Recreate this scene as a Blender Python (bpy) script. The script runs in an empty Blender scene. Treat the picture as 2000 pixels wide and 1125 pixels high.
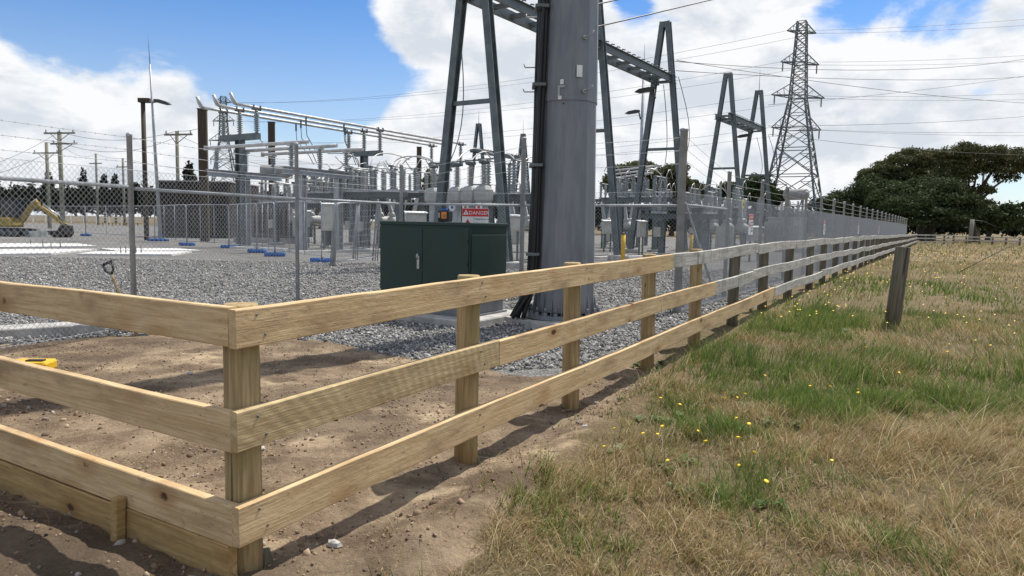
import bpy, math, random
import numpy as np
from mathutils import Matrix, Vector
random.seed(7); RNG = np.random.default_rng(7)
scene = bpy.context.scene
C = scene.collection
rad = math.radians

# ------------------------------------------------------------------ camera
FPX, CX, CY, EYE = 1390.0, 1000.0, 562.5, 1.5          # focal length and principal point in photo pixels, eye height
ROLL = math.atan(.0187); PITCH = math.atan(126.5 * math.cos(ROLL) / FPX)
_r0 = Vector((1, 0, 0)); _u0 = Vector((0, math.sin(PITCH), math.cos(PITCH))); FW = Vector((0, math.cos(PITCH), -math.sin(PITCH)))
RT = math.cos(ROLL) * _r0 + math.sin(ROLL) * _u0
UP = -math.sin(ROLL) * _r0 + math.cos(ROLL) * _u0
cam_d = bpy.data.cameras.new('camera'); cam = bpy.data.objects.new('camera', cam_d); C.objects.link(cam)
cam_d.sensor_width = 36; cam_d.lens = 36 * FPX / 2000; cam_d.clip_start = .05; cam_d.clip_end = 3000
cam.matrix_world = Matrix(((RT.x, UP.x, -FW.x, 0), (RT.y, UP.y, -FW.y, 0), (RT.z, UP.z, -FW.z, EYE), (0, 0, 0, 1)))
scene.camera = cam

# ------------------------------------------------------------------ world, sun, exposure
SUN_AZ, SUN_EL = rad(41), rad(60)                       # azimuth clockwise from +Y
world = bpy.data.worlds.new("World"); scene.world = world; world.use_nodes = True

def ray(px, py): return FW + RT * ((px - CX) / FPX) - UP * ((py - CY) / FPX)
def gnd(px, py, z=0.0):                                 # point of the plane z seen at a photo pixel
    d = ray(px, py); t = (z - EYE) / d.z
    return Vector((0, 0, EYE)) + d * t
def aty(px, py, Y):                                     # point at depth Y seen at a photo pixel
    d = ray(px, py)
    return Vector((0, 0, EYE)) + d * (Y / d.y)

class NT:
    def __init__(s, tree): s.t = tree; s.n = tree.nodes; s.l = tree.links
    def new(s, typ, **kw):
        n = s.n.new(typ)
        for k, v in kw.items():
            if k in n.inputs and not hasattr(n, k): n.inputs[k].default_value = v
            else: setattr(n, k, v)
        return n
    def link(s, a, b): s.l.new(a, b)
    def math(s, op, a, b=None, c=None, clamp=False):
        n = s.n.new('ShaderNodeMath'); n.operation = op; n.use_clamp = clamp
        for i, v in enumerate((a, b, c)):
            if v is None: continue
            if isinstance(v, (int, float)): n.inputs[i].default_value = v
            else: s.link(v, n.inputs[i])
        return n.outputs[0]
    def vmath(s, op, a, b=None):
        n = s.n.new('ShaderNodeVectorMath'); n.operation = op
        for i, v in enumerate((a, b)):
            if v is None: continue
            if isinstance(v, (tuple, list, Vector)): n.inputs[i].default_value = v
            else: s.link(v, n.inputs[i])
        return n
    def noise(s, vec, scale, detail=4, rough=.55, dist=0.0, dim='3D'):
        n = s.n.new('ShaderNodeTexNoise'); n.noise_dimensions = dim
        n.inputs['Scale'].default_value = scale; n.inputs['Detail'].default_value = detail
        n.inputs['Roughness'].default_value = rough; n.inputs['Distortion'].default_value = dist
        if vec is not None: s.link(vec, n.inputs['Vector'])
        return n.outputs['Fac']
    def maprange(s, v, a, b, c=0.0, d=1.0, smooth=True):
        n = s.n.new('ShaderNodeMapRange'); n.interpolation_type = 'SMOOTHSTEP' if smooth else 'LINEAR'
        s.link(v, n.inputs[0])
        for i, x in enumerate((a, b, c, d)): n.inputs[i + 1].default_value = x
        return n.outputs[0]
    def mix(s, fac, a, b, blend='MIX'):
        n = s.n.new('ShaderNodeMix'); n.data_type = 'RGBA'; n.blend_type = blend
        if isinstance(fac, (int, float)): n.inputs[0].default_value = fac
        else: s.link(fac, n.inputs[0])
        for i, v in ((6, a), (7, b)):
            if isinstance(v, (tuple, list)): n.inputs[i].default_value = (*v[:3], 1)
            else: s.link(v, n.inputs[i])
        return n.outputs[2]
    def mapping(s, vec, scale=(1, 1, 1), loc=(0, 0, 0), rot=(0, 0, 0)):
        n = s.n.new('ShaderNodeMapping'); n.inputs['Scale'].default_value = scale
        n.inputs['Location'].default_value = loc; n.inputs['Rotation'].default_value = rot
        s.link(vec, n.inputs['Vector']); return n.outputs[0]

def build_sky():
    w = NT(world.node_tree); w.n.clear()
    out = w.new('ShaderNodeOutputWorld'); bg = w.new('ShaderNodeBackground'); bg.inputs['Strength'].default_value = .1
    sky = w.new('ShaderNodeTexSky'); sky.sky_type = 'NISHITA'; sky.sun_disc = False
    sky.sun_elevation = SUN_EL; sky.sun_rotation = SUN_AZ; sky.altitude = 20; sky.air_density = 1.0; sky.dust_density = .3; sky.ozone_density = 2.5
    tc = w.new('ShaderNodeTexCoord'); d = tc.outputs['Generated']
    sep = w.new('ShaderNodeSeparateXYZ'); w.link(d, sep.inputs[0])
    P = w.mapping(d, scale=(1, 1, 1.9))
    n1 = w.noise(w.mapping(P, loc=(3.1, 1.7, 0)), 2.6, 9, .52, .15)
    n2 = w.noise(w.mapping(P, loc=(7.3, 9.1, 2.0)), 8.5, 9, .58, .25)
    dens = w.math('ADD', w.math('MULTIPLY', n1, .58), w.math('MULTIPLY', n2, .45))
    # openings and banks of cloud (directions in the sky)
    for px, py, r, wt in ((330, 0, 300, -.20), (90, -40, 170, -.22), (610, 90, 230, -.22), (800, 180, 120, -.16), (640, 190, 120, -.17), (1800, -15, 125, -.15), (1640, 5, 80, -.12), (1235, -12, 60, -.10), (1690, 265, 60, -.06), (1900, 155, 50, -.09),
                          (140, 215, 200, .16), (390, 205, 110, .10), (790, 30, 110, .20), (1000, 130, 230, .15), (1500, 170, 480, .085), (700, 330, 300, .12), (1000, 360, 400, .10), (800, 182, 70, .06)):
        c = ray(px, py).normalized()
        dot = w.vmath('DOT_PRODUCT', w.vmath('NORMALIZE', d).outputs[0], c).outputs['Value']
        dens = w.math('ADD', dens, w.maprange(dot, math.cos(r / FPX), 1.0, 0, wt))
    cov = w.maprange(dens, .455, .56)
    # light and shade inside the cloud: thin edges bright, thick bases grey, modulated by a finer noise
    def fl(dz): return w.math('ADD', w.math('MULTIPLY', w.noise(w.mapping(P, loc=(1.3, 4.2, 5.0 + dz)), 4.2, 8, .55, .2), .6), w.math('MULTIPLY', w.noise(w.mapping(P, loc=(2.3, .2, 1.0 + dz)), 11, 6, .6, .2), .4))
    f0, f1 = fl(0), fl(.055)
    relief = w.math('MULTIPLY', w.math('SUBTRACT', f0, f1), 4.2)
    shade = w.math('ADD', w.math('ADD', w.maprange(f0, .36, .64), relief), w.maprange(dens, .54, .82, .34, -.22), clamp=True)
    ccol = w.mix(shade, (5.5, 5.9, 6.45), (7.7, 7.8, 7.95))
    thin = w.mix(.25, w.mix(1.0, sky.outputs[0], (.85, .95, 1.05), 'MULTIPLY'), (7.0, 7.3, 7.8))
    skyc = w.mix(w.maprange(sep.outputs[2], .05, .32), thin, w.mix(1.0, sky.outputs[0], (.50, .79, 1.10), 'MULTIPLY'))
    col = w.mix(cov, skyc, ccol)
    below = w.maprange(sep.outputs[2], -.02, 0.0)
    col = w.mix(below, (1.6, 1.5, 1.3), col)
    w.link(col, bg.inputs[0]); w.link(bg.outputs[0], out.inputs[0])
build_sky()
sun_d = bpy.data.lights.new('sun', 'SUN'); sun_d.energy = 4.6; sun_d.angle = rad(.55); sun_d.color = (1, .95, .87)
sun = bpy.data.objects.new('sun', sun_d); C.objects.link(sun)
SUNV = Vector((math.sin(SUN_AZ) * math.cos(SUN_EL), math.cos(SUN_AZ) * math.cos(SUN_EL), math.sin(SUN_EL)))
sun.rotation_mode = 'QUATERNION'; sun.rotation_quaternion = SUNV.to_track_quat('Z', 'Y'); sun.location = (0, 0, 60)
vs = scene.view_settings; vs.view_transform = 'Standard'; vs.look = 'None'; vs.gamma = 1; vs.use_curve_mapping = False; vs.exposure = 0.33
scene.cycles.max_bounces = 6; scene.cycles.transparent_max_bounces = 8

# ------------------------------------------------------------------ mesh helpers
WM = {}
def wmat(o): return WM.get(o.name, Matrix.Identity(4)) if o else Matrix.Identity(4)
def link(o, parent, M):
    C.objects.link(o)
    if parent: o.parent = parent; o.matrix_local = wmat(parent).inverted() @ M
    else: o.matrix_local = M
    WM[o.name] = M.copy(); return o
def tag(o, label=None, cat=None, group=None, kind=None):
    if label: o['label'] = label
    if cat: o['category'] = cat
    if group: o['group'] = group
    if kind: o['kind'] = kind
    return o
def thing(name, label, cat, loc=(0, 0, 0), rz=0.0, group=None, M=None):
    o = bpy.data.objects.new(name, None); o.empty_display_size = .1
    link(o, None, M if M is not None else Matrix.Translation(Vector(loc)) @ Matrix.Rotation(rz, 4, 'Z'))
    return tag(o, label, cat, group)
def place(name, me, parent, M): return link(bpy.data.objects.new(name, me), parent, M)
def T(*v): return Matrix.Translation(Vector(v[0] if len(v) == 1 else v))
def frame(p, x, up=(0, 0, 1)):                          # matrix with local X along x, local Z near up
    x = Vector(x).normalized(); y = Vector(up).cross(x).normalized(); z = x.cross(y)
    return Matrix(((x.x, y.x, z.x, p[0]), (x.y, y.y, z.y, p[1]), (x.z, y.z, z.z, p[2]), (0, 0, 0, 1)))
def basis(d, up=(0, 0, 1)):
    d = Vector(d).normalized(); u = Vector(up)
    if abs(d.dot(u)) > .98: u = Vector((0, 1, 0)) if abs(d.y) < .9 else Vector((1, 0, 0))
    s = d.cross(u).normalized(); return d, s, s.cross(d).normalized()

class MB:
    def __init__(s): s.v = []; s.f = []; s.sm = []
    def add(s, vs, fs, smooth=False):
        o = len(s.v); s.v += [tuple(p) for p in vs]; s.f += [tuple(i + o for i in f) for f in fs]; s.sm += [smooth] * len(fs); return s
    def prism(s, ringA, ringB, caps=True, smooth=False):
        n = len(ringA); s.add(list(ringA) + list(ringB), [(i, (i + 1) % n, n + (i + 1) % n, n + i) for i in range(n)], smooth)
        if caps: o = len(s.v) - 2 * n; s.f += [tuple(range(o + n - 1, o - 1, -1)), tuple(range(o + n, o + 2 * n))]; s.sm += [False, False]
        return s
    def box(s, c, size, M=None):
        x, y, z = (a / 2 for a in size); M = M or Matrix.Identity(4); c = Vector(c)
        P = [M @ (c + Vector(q)) for q in ((-x, -y, -z), (x, -y, -z), (x, y, -z), (-x, y, -z), (-x, -y, z), (x, -y, z), (x, y, z), (-x, y, z))]
        return s.add(P, [(3, 2, 1, 0), (4, 5, 6, 7), (0, 1, 5, 4), (1, 2, 6, 5), (2, 3, 7, 6), (3, 0, 4, 7)])
    def bbox(s, c, size, b=.01, M=None):                # box with bevelled vertical edges and top
        x, y, z = (a / 2 for a in size); M = M or Matrix.Identity(4); c = Vector(c)
        def ring(i, zz): return [M @ (c + Vector(p)) for p in ((-x + i, -y + b, zz), (-x + b, -y + i, zz), (x - b, -y + i, zz), (x - i, -y + b, zz), (x - i, y - b, zz), (x - b, y - i, zz), (-x + b, y - i, zz), (-x + i, y - b, zz))]
        R = [ring(b * .6, -z), ring(0, -z + b), ring(0, z - b), ring(b * .6, z)]
        n = 8; o = len(s.v); s.v += [tuple(p) for r in R for p in r]
        for k in range(3): s.f += [(o + k * n + i, o + k * n + (i + 1) % n, o + (k + 1) * n + (i + 1) % n, o + (k + 1) * n + i) for i in range(n)]
        s.f += [tuple(range(o + n - 1, o - 1, -1)), tuple(range(o + 3 * n, o + 4 * n))]; s.sm += [False] * (3 * n + 2); return s
    def bar(s, p, q, w, h, up=(0, 0, 1)):
        p, q = Vector(p), Vector(q); d, a, b = basis(q - p, up)
        cs = [(-w / 2, -h / 2), (w / 2, -h / 2), (w / 2, h / 2), (-w / 2, h / 2)]
        return s.prism([p + a * i + b * j for i, j in cs], [q + a * i + b * j for i, j in cs])
    def ibeam(s, p, q, w, h, t=.02, up=(0, 0, 1)):
        p, q = Vector(p), Vector(q); d, a, b = basis(q - p, up); W, H = w / 2, h / 2; k = t / 2
        cs = [(-W, -H), (W, -H), (W, -H + t), (k, -H + t), (k, H - t), (W, H - t), (W, H), (-W, H), (-W, H - t), (-k, H - t), (-k, -H + t), (-W, -H + t)]
        return s.prism([p + a * i + b * j for i, j in cs], [q + a * i + b * j for i, j in cs])
    def channel(s, p, q, w, h, t=.02, up=(0, 0, 1), side=1):
        p, q = Vector(p), Vector(q); d, a, b = basis(q - p, up); a = a * side; H = h / 2
        cs = [(0, -H), (w, -H), (w, -H + t), (t, -H + t), (t, H - t), (w, H - t), (w, H), (0, H)]
        A = [p + a * i + b * j for i, j in cs]; B = [q + a * i + b * j for i, j in cs]
        return s.prism(A, B) if side > 0 else s.prism(A[::-1], B[::-1])
    def tube(s, pts, r, n=8, smooth=True, caps=True):
        pts = [Vector(p) for p in pts]; m = len(pts); r = r if isinstance(r, (list, tuple)) else [r] * m
        o = len(s.v); up = None
        for i, p in enumerate(pts):
            d = (pts[min(i + 1, m - 1)] - pts[max(i - 1, 0)])
            dd, a, b = basis(d, up if up is not None else (0, 0, 1)); up = b
            s.v += [tuple(p + (a * math.cos(2 * math.pi * k / n) + b * math.sin(2 * math.pi * k / n)) * r[i]) for k in range(n)]
        for i in range(m - 1):
            s.f += [(o + i * n + k, o + i * n + (k + 1) % n, o + (i + 1) * n + (k + 1) % n, o + (i + 1) * n + k) for k in range(n)]
        s.sm += [smooth] * (n * (m - 1))
        if caps: s.f += [tuple(o + k for k in range(n - 1, -1, -1)), tuple(o + (m - 1) * n + k for k in range(n))]; s.sm += [False, False]
        return s
    def lathe(s, prof, c=(0, 0, 0), n=12, M=None, smooth=True):  # prof: (r, z) from bottom to top
        M = M or Matrix.Identity(4); c = Vector(c); o = len(s.v); m = len(prof)
        for r, z in prof: s.v += [tuple(M @ (c + Vector((r * math.cos(2 * math.pi * k / n), r * math.sin(2 * math.pi * k / n), z)))) for k in range(n)]
        for i in range(m - 1): s.f += [(o + i * n + k, o + i * n + (k + 1) % n, o + (i + 1) * n + (k + 1) % n, o + (i + 1) * n + k) for k in range(n)]
        s.sm += [smooth] * (n * (m - 1))
        s.f += [tuple(o + k for k in range(n - 1, -1, -1)), tuple(o + (m - 1) * n + k for k in range(n))]; s.sm += [False, False]; return s
    def extrude(s, poly, y0, y1, M=None):               # outline in local XZ pushed from y0 to y1
        M = M or Matrix.Identity(4)
        return s.prism([M @ Vector((x, y0, z)) for x, z in poly], [M @ Vector((x, y1, z)) for x, z in poly])
    def mesh(s, name, m, M=None):
        me = bpy.data.meshes.new(name); v = s.v
        if M is not None: v = [tuple(M @ Vector(p)) for p in v]
        me.from_pydata(v, [], s.f); me.polygons.foreach_set('use_smooth', s.sm); me.materials.append(m); me.update(); return me
    def build(s, name, m, parent=None, M=None):
        """vertices are in world space (or in M's space when M is given)"""
        if M is not None: return place(name, s.mesh(name, m), parent, M)
        W = wmat(parent); return place(name, s.mesh(name, m, W.inverted()), parent, W)

def np_mesh(name, verts, faces_flat, sizes, m, parent=None, col=None, smooth=False):
    me = bpy.data.meshes.new(name); verts = np.ascontiguousarray(verts, np.float32)
    me.vertices.add(len(verts)); me.vertices.foreach_set('co', verts.ravel())
    me.loops.add(len(faces_flat)); me.loops.foreach_set('vertex_index', np.ascontiguousarray(faces_flat, np.int32))
    st = np.concatenate([[0], np.cumsum(sizes)[:-1]]).astype(np.int32)
    me.polygons.add(len(sizes)); me.polygons.foreach_set('loop_start', st)
    if smooth: me.polygons.foreach_set('use_smooth', np.ones(len(sizes), bool))
    me.update(calc_edges=True)
    if col is not None:
        a = me.color_attributes.new('col', 'FLOAT_COLOR', 'POINT'); cc = np.ones((len(verts), 4), np.float32); cc[:, :3] = col; a.data.foreach_set('color', cc.ravel())
    me.materials.append(m)
    o = bpy.data.objects.new(name, me); C.objects.link(o)
    if parent: o.parent = parent
    WM[o.name] = Matrix.Identity(4); return o
def copy_tree(o, M, label=None, group=None):            # a thing, its parts and sub-parts
    c = o.copy(); C.objects.link(c); c.matrix_local = M; WM[c.name] = M.copy()
    def kids(a, b):
        for ch in list(a.children):
            d = ch.copy(); C.objects.link(d); d.parent = b; kids(ch, d)
    kids(o, c)
    if label: c['label'] = label
    if group: c['group'] = group
    return c

def vnoise(x, y, seed=0):
    xi = np.floor(x).astype(np.int64); yi = np.floor(y).astype(np.int64); fx = x - xi; fy = y - yi
    def h(a, b):
        n = (a * 374761393 + b * 668265263 + seed * 1442695041) & 0x7fffffff
        n = ((n ^ (n >> 13)) * 1274126177) & 0x7fffffff
        return ((n ^ (n >> 16)) & 0xffff) / 65535.0
    fx = fx * fx * (3 - 2 * fx); fy = fy * fy * (3 - 2 * fy)
    return (h(xi, yi) * (1 - fx) + h(xi + 1, yi) * fx) * (1 - fy) + (h(xi, yi + 1) * (1 - fx) + h(xi + 1, yi + 1) * fx) * fy
def fbm(x, y, s, seed=0, o=4):
    t = 0; a = 1; n = 0
    for i in range(o): t = t + a * vnoise(x * s, y * s, seed + i * 17); n += a; a *= .5; s *= 2.03
    return t / n

# ------------------------------------------------------------------ materials
def mat(name):
    m = bpy.data.materials.new(name); m.use_nodes = True; t = NT(m.node_tree)
    b = t.n['Principled BSDF']; return m, t, b
def simple(name, c1, c2=None, scale=6, rough=.6, metal=0.0, bump=.15, stretch=(1, 1, 1), detail=5, rv=.12, lo=.35, hi=.65):
    m, t, b = mat(name); tc = t.new('ShaderNodeTexCoord'); oi = t.new('ShaderNodeObjectInfo')
    off = tc.outputs['Object']
    r3 = t.new('ShaderNodeCombineXYZ'); k = t.math('MULTIPLY', oi.outputs['Random'], 37.0)
    for i in range(3): t.link(k, r3.inputs[i])
    v = t.mapping(t.vmath('ADD', off, r3.outputs[0]).outputs[0], scale=stretch)
    n = t.noise(v, scale, detail, .6); c2 = c2 or tuple(x * .72 for x in c1)
    t.link(t.mix(t.maprange(n, lo, hi), c2, c1), b.inputs['Base Color'])
    b.inputs['Metallic'].default_value = metal
    t.link(t.maprange(n, .3, .7, rough - rv, rough + rv), b.inputs['Roughness'])
    if bump:
        bp = t.new('ShaderNodeBump'); bp.inputs['Strength'].default_value = bump; bp.inputs['Distance'].default_value = .01
        t.link(t.noise(v, scale * 6, 3), bp.inputs['Height']); t.link(bp.outputs[0], b.inputs['Normal'])
    return m

def pine(name, light, dark, saw=.35, knots=True, blotch=(.30, .22, .13), grey=0.0):
    m, t, b = mat(name); tc = t.new('ShaderNodeTexCoord'); oi = t.new('ShaderNodeObjectInfo')
    r3 = t.new('ShaderNodeCombineXYZ'); k = t.math('MULTIPLY', oi.outputs['Random'], 53.0)
    t.link(k, r3.inputs[0]); t.link(t.math('MULTIPLY', oi.outputs['Random'], 3.7), r3.inputs[2])
    v0 = t.vmath('ADD', tc.outputs['Object'], r3.outputs[0]).outputs[0]
    warp = t.noise(t.mapping(v0, scale=(1.3, 3, 3)), 1.6, 3)
    # growth rings cut along the board
    rv = t.mapping(v0, scale=(.55, 9, 13))
    grain = t.noise(rv, 2.2, 6, .62, 1.7)
    fib = t.noise(t.mapping(v0, scale=(5, 130, 130)), 1.0, 3, .6)
    c = t.mix(t.maprange(grain, .36, .66), dark, light)
    c = t.mix(t.maprange(fib, .3, .7, .0, .28), c, tuple(x * .55 for x in dark))
    bl = t.noise(t.mapping(v0, scale=(1.6, 3, 5)), 1.3, 5, .6)
    c = t.mix(t.maprange(bl, .47, .70, 0, .8), c, blotch); c = t.mix(t.maprange(t.noise(t.mapping(v0, scale=(6, 3, 9)), 1.0, 4, .65), .60, .75, 0, .55), c, tuple(x * .6 for x in blotch))
    spk = t.noise(t.mapping(v0, scale=(30, 30, 60)), 1.0, 2, .5)
    c = t.mix(t.maprange(spk, .66, .76, 0, .5), c, tuple(x * .5 for x in blotch))
    h = t.math('ADD', t.math('MULTIPLY', fib, .5), t.math('MULTIPLY', spk, .5))
    if saw:
        wv = t.new('ShaderNodeTexWave'); wv.wave_type = 'RINGS'; wv.rings_direction = 'Y'; wv.inputs['Scale'].default_value = 5.2; wv.inputs['Distortion'].default_value = .9; wv.inputs['Detail'].default_value = 4; wv.inputs['Detail Scale'].default_value = 2.2
        t.link(t.mapping(tc.outputs['Object'], loc=(1.35, 0, .62)), wv.inputs['Vector'])
        pat = t.maprange(t.noise(v0, .9, 2), .30, .48, .25, 1)
        c = t.mix(t.math('MULTIPLY', t.math('MULTIPLY', wv.outputs['Fac'], pat), saw), c, tuple(x * .62 for x in dark)); h = t.math('ADD', h, t.math('MULTIPLY', t.math('MULTIPLY', wv.outputs['Fac'], pat), saw * .5))
    if knots:
        vo = t.new('ShaderNodeTexVoronoi'); vo.inputs['Scale'].default_value = 1.0; vo.inputs['Randomness'].default_value = 1
        t.link(t.mapping(v0, scale=(2.5, 2.0, 4.6)), vo.inputs['Vector'])
        dd = t.math('ADD', vo.outputs['Distance'], t.math('MULTIPLY', t.math('SUBTRACT', t.noise(v0, 40, 3), .5), .09))
        ex = t.new('ShaderNodeSeparateColor'); t.link(vo.outputs['Color'], ex.inputs[0]); on = t.math('GREATER_THAN', ex.outputs[0], .22)
        c = t.mix(t.math('MULTIPLY', t.maprange(dd, .36, .12, 0, .6), on), c, (dark[0] * .75, dark[1] * .62, dark[2] * .5))
        c = t.mix(t.math('MULTIPLY', t.maprange(dd, .125, .06), on), c, (.085, .042, .02))
    if grey:
        st = t.noise(t.mapping(v0, scale=(9, 4, 1.1)), 1.5, 5, .65, .4)
        c = t.mix(t.maprange(st, .52, .74, 0, grey), c, (.055, .052, .040))
        c = t.mix(t.maprange(t.noise(v0, 2.4, 5), .55, .68, 0, .5), c, (.17, .17, .09))
    t.link(c, b.inputs['Base Color']); b.inputs['Roughness'].default_value = .78; b.inputs['Specular IOR Level'].default_value = .25
    bp = t.new('ShaderNodeBump'); bp.inputs['Strength'].default_value = .55; bp.inputs['Distance'].default_value = .006
    t.link(h, bp.inputs['Height']); t.link(bp.outputs[0], b.inputs['Normal']); return m

M_pine = pine('new_pine', (.70, .525, .305), (.52, .36, .185), saw=.0, blotch=(.32, .22, .12))
M_pine_saw = pine('rough_sawn_pine', (.64, .495, .285), (.45, .33, .17), saw=.38, blotch=(.31, .23, .125))
M_pine_low = pine('ground_board_pine', (.50, .34, .15), (.36, .23, .09), saw=.1, blotch=(.25, .16, .07))
M_old = pine('weathered_wood', (.62, .60, .55), (.38, .36, .31), saw=.0, knots=False, blotch=(.27, .26, .22), grey=.8)

def post_mat(name, light, dark, algae=(.2, .17, .07)):
    m, t, b = mat(name); tc = t.new('ShaderNodeTexCoord'); oi = t.new('ShaderNodeObjectInfo')
    r3 = t.new('ShaderNodeCombineXYZ'); t.link(t.math('MULTIPLY', oi.outputs['Random'], 41.0), r3.inputs[2])
    v = t.vmath('ADD', tc.outputs['Object'], r3.outputs[0]).outputs[0]
    g = t.noise(t.mapping(v, scale=(22, 22, 1.2)), 1.3, 6, .62, .4); f = t.noise(t.mapping(v, scale=(90, 90, 5)), 1, 3)
    c = t.mix(t.maprange(g, .34, .66), dark, light); c = t.mix(t.maprange(f, .35, .7, 0, .4), c, tuple(x * .5 for x in dark))
    c = t.mix(t.maprange(t.noise(v, 3.2, 4), .5, .7, 0, .6), c, algae)
    cr = t.noise(t.mapping(v, scale=(16, 16, .5)), 1.0, 2, .4); c = t.mix(t.maprange(cr, .66, .70, 0, .8), c, (.03, .02, .012))
    c = t.mix(t.maprange(t.noise(t.mapping(v, scale=(14, 14, 9)), 1.0, 2), .7, .78, 0, .8), c, (.06, .033, .016))
    t.link(c, b.inputs['Base Color']); b.inputs['Roughness'].default_value = .8; b.inputs['Specular IOR Level'].default_value = .25
    bp = t.new('ShaderNodeBump'); bp.inputs['Strength'].default_value = .5; bp.inputs['Distance'].default_value = .006
    t.link(t.math('ADD', g, t.math('MULTIPLY', f, .5)), bp.inputs['Height']); t.link(bp.outputs[0], b.inputs['Normal']); return m
M_post = post_mat('new_round_post', (.46, .345, .18), (.28, .195, .095), (.27, .22, .085))
M_postold = post_mat('weathered_round_post', (.20, .175, .125), (.10, .087, .062), (.13, .125, .075))
M_pole_wood = post_mat('pole_timber', (.30, .29, .23), (.17, .165, .125), (.2, .21, .13))
M_brown = simple('dark_brown_timber', (.075, .052, .032), (.035, .025, .016), 3, .85, stretch=(4, 4, .6))
M_galv = simple('galvanised_steel', (.42, .44, .46), (.30, .318, .335), 4.5, .5, .15, .06, detail=7)
M_galvd = simple('dull_galvanised_steel', (.16, .185, .19), (.095, .115, .118), 2.5, .55, .3, .06, detail=6)
M_wire = simple('galvanised_wire', (.52, .53, .535), (.40, .41, .42), 8, .45, .1, 0)
M_wired = simple('dark_conductor', (.10, .10, .105), (.07, .07, .075), 2, .6, .3, 0)
M_alu = simple('aluminium_tube', (.55, .54, .52), (.42, .41, .40), 3, .42, .35, .03)
M_black = simple('black_rubber', (.014, .014, .015), (.009, .009, .009), 5, .55)
M_green = simple('dark_green_paint', (.009, .035, .027), (.0075, .029, .022), 1.6, .5, 0, .03, detail=4, rv=.06)
M_conc = simple('concrete', (.44, .43, .40), (.30, .29, .27), 5, .88, 0, .35, detail=8)
M_concw = simple('pale_concrete', (.66, .65, .62), (.52, .51, .49), 2.5, .85, 0, .2, detail=6)
M_porc = simple('grey_porcelain', (.30, .33, .335), (.22, .25, .255), 9, .25, 0, 0, rv=.05)
M_porcl = simple('pale_porcelain', (.46, .47, .46), (.36, .37, .37), 9, .3, 0, 0, rv=.05)
M_ctgrey = simple('grey_enamel', (.40, .40, .385), (.31, .31, .30), 3, .5, 0, .05)
M_pole = simple('pole_steel', (.215, .228, .245), (.15, .162, .178), 2.2, .5, .25, .05, stretch=(3.2, 3.2, .5), detail=7)
M_brick = simple('brown_wall', (.030, .022, .018), (.015, .012, .010), 1.8, .9, 0, .4)
M_tank = simple('transformer_grey', (.30, .295, .28), (.22, .215, .205), 2, .55, 0, .08)
M_tankp = simple('pinkish_grey_paint', (.25, .205, .185), (.18, .15, .135), 2, .6, 0, .08)
M_box = simple('cream_cabinet_paint', (.50, .49, .44), (.40, .39, .35), 3, .5, 0, .05)
M_white = simple('white_paint', (.74, .75, .74), (.62, .63, .62), 4, .5, 0, .03)
M_red = simple('sign_red', (.55, .022, .03), (.48, .018, .025), 3, .45, 0, 0)
M_orange = simple('label_orange', (.80, .22, .03), (.7, .17, .02), 6, .5, 0, 0)
M_ink = simple('sign_black', (.02, .02, .02), (.015, .015, .015), 4, .5, 0, 0)
M_blue = simple('blue_plastic', (.022, .13, .42), (.015, .09, .32), 6, .5, 0, .1)
M_yellow = simple('yellow_paint', (.70, .42, .015), (.55, .32, .012), 5, .5, 0, .08)
M_digger = simple('worn_digger_yellow', (.42, .29, .05), (.22, .16, .045), 5, .6, 0, .1)
M_glass = simple('dark_glass', (.03, .035, .04), (.02, .025, .03), 3, .15, 0, 0, rv=.03)
M_steel = simple('bright_steel', (.55, .55, .54), (.42, .42, .42), 8, .3, .8, 0)
M_lamp = simple('dark_lamp_housing', (.05, .05, .05), (.03, .03, .03), 6, .5, 0, .05)
M_bark = simple('bark', (.075, .060, .045), (.035, .028, .02), 5, .9, 0, .5, stretch=(3, 3, .7))

def leaf_mat(name, a, b2, c3, trans=.25, scale=.35):
    m, t, b = mat(name); g = t.new('ShaderNodeNewGeometry'); P = g.outputs['Position']
    col = t.mix(t.maprange(t.noise(P, scale, 4), .38, .62), a, b2); col = t.mix(t.maprange(t.noise(P, scale * 9, 3), .5, .72), col, c3)
    t.link(col, b.inputs['Base Color']); b.inputs['Roughness'].default_value = .75; b.inputs['Specular IOR Level'].default_value = .2
    tr = t.new('ShaderNodeBsdfTranslucent'); t.link(col, tr.inputs[0]); mx = t.new('ShaderNodeMixShader'); mx.inputs[0].default_value = trans
    t.link(b.outputs[0], mx.inputs[1]); t.link(tr.outputs[0], mx.inputs[2]); t.link(mx.outputs[0], t.n['Material Output'].inputs[0]); return m
L_dark = leaf_mat('dark_cypress_foliage', (.052, .076, .026), (.032, .050, .019), (.088, .105, .038))
L_olive = leaf_mat('olive_gum_foliage', (.092, .100, .038), (.058, .066, .026), (.140, .132, .055))
L_mid = leaf_mat('mid_green_foliage', (.05, .075, .022), (.032, .052, .018), (.08, .10, .032))
L_hedge = leaf_mat('dark_hedge_foliage', (.022, .030, .015), (.016, .022, .012), (.032, .042, .02))
def attr_mat(name, trans=.3, rough=.7):
    m, t, b = mat(name); a = t.new('ShaderNodeAttribute'); a.attribute_name = 'col'
    t.link(a.outputs['Color'], b.inputs['Base Color']); b.inputs['Roughness'].default_value = rough; b.inputs['Specular IOR Level'].default_value = .25
    if trans:
        tr = t.new('ShaderNodeBsdfTranslucent'); t.link(a.outputs['Color'], tr.inputs[0]); mx = t.new('ShaderNodeMixShader'); mx.inputs[0].default_value = trans
        t.link(b.outputs[0], mx.inputs[1]); t.link(tr.outputs[0], mx.inputs[2]); t.link(mx.outputs[0], t.n['Material Output'].inputs[0])
    return m
M_grass = attr_mat('grass_blades', .35); M_stone = attr_mat('stone_chips', 0, .8)

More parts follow.
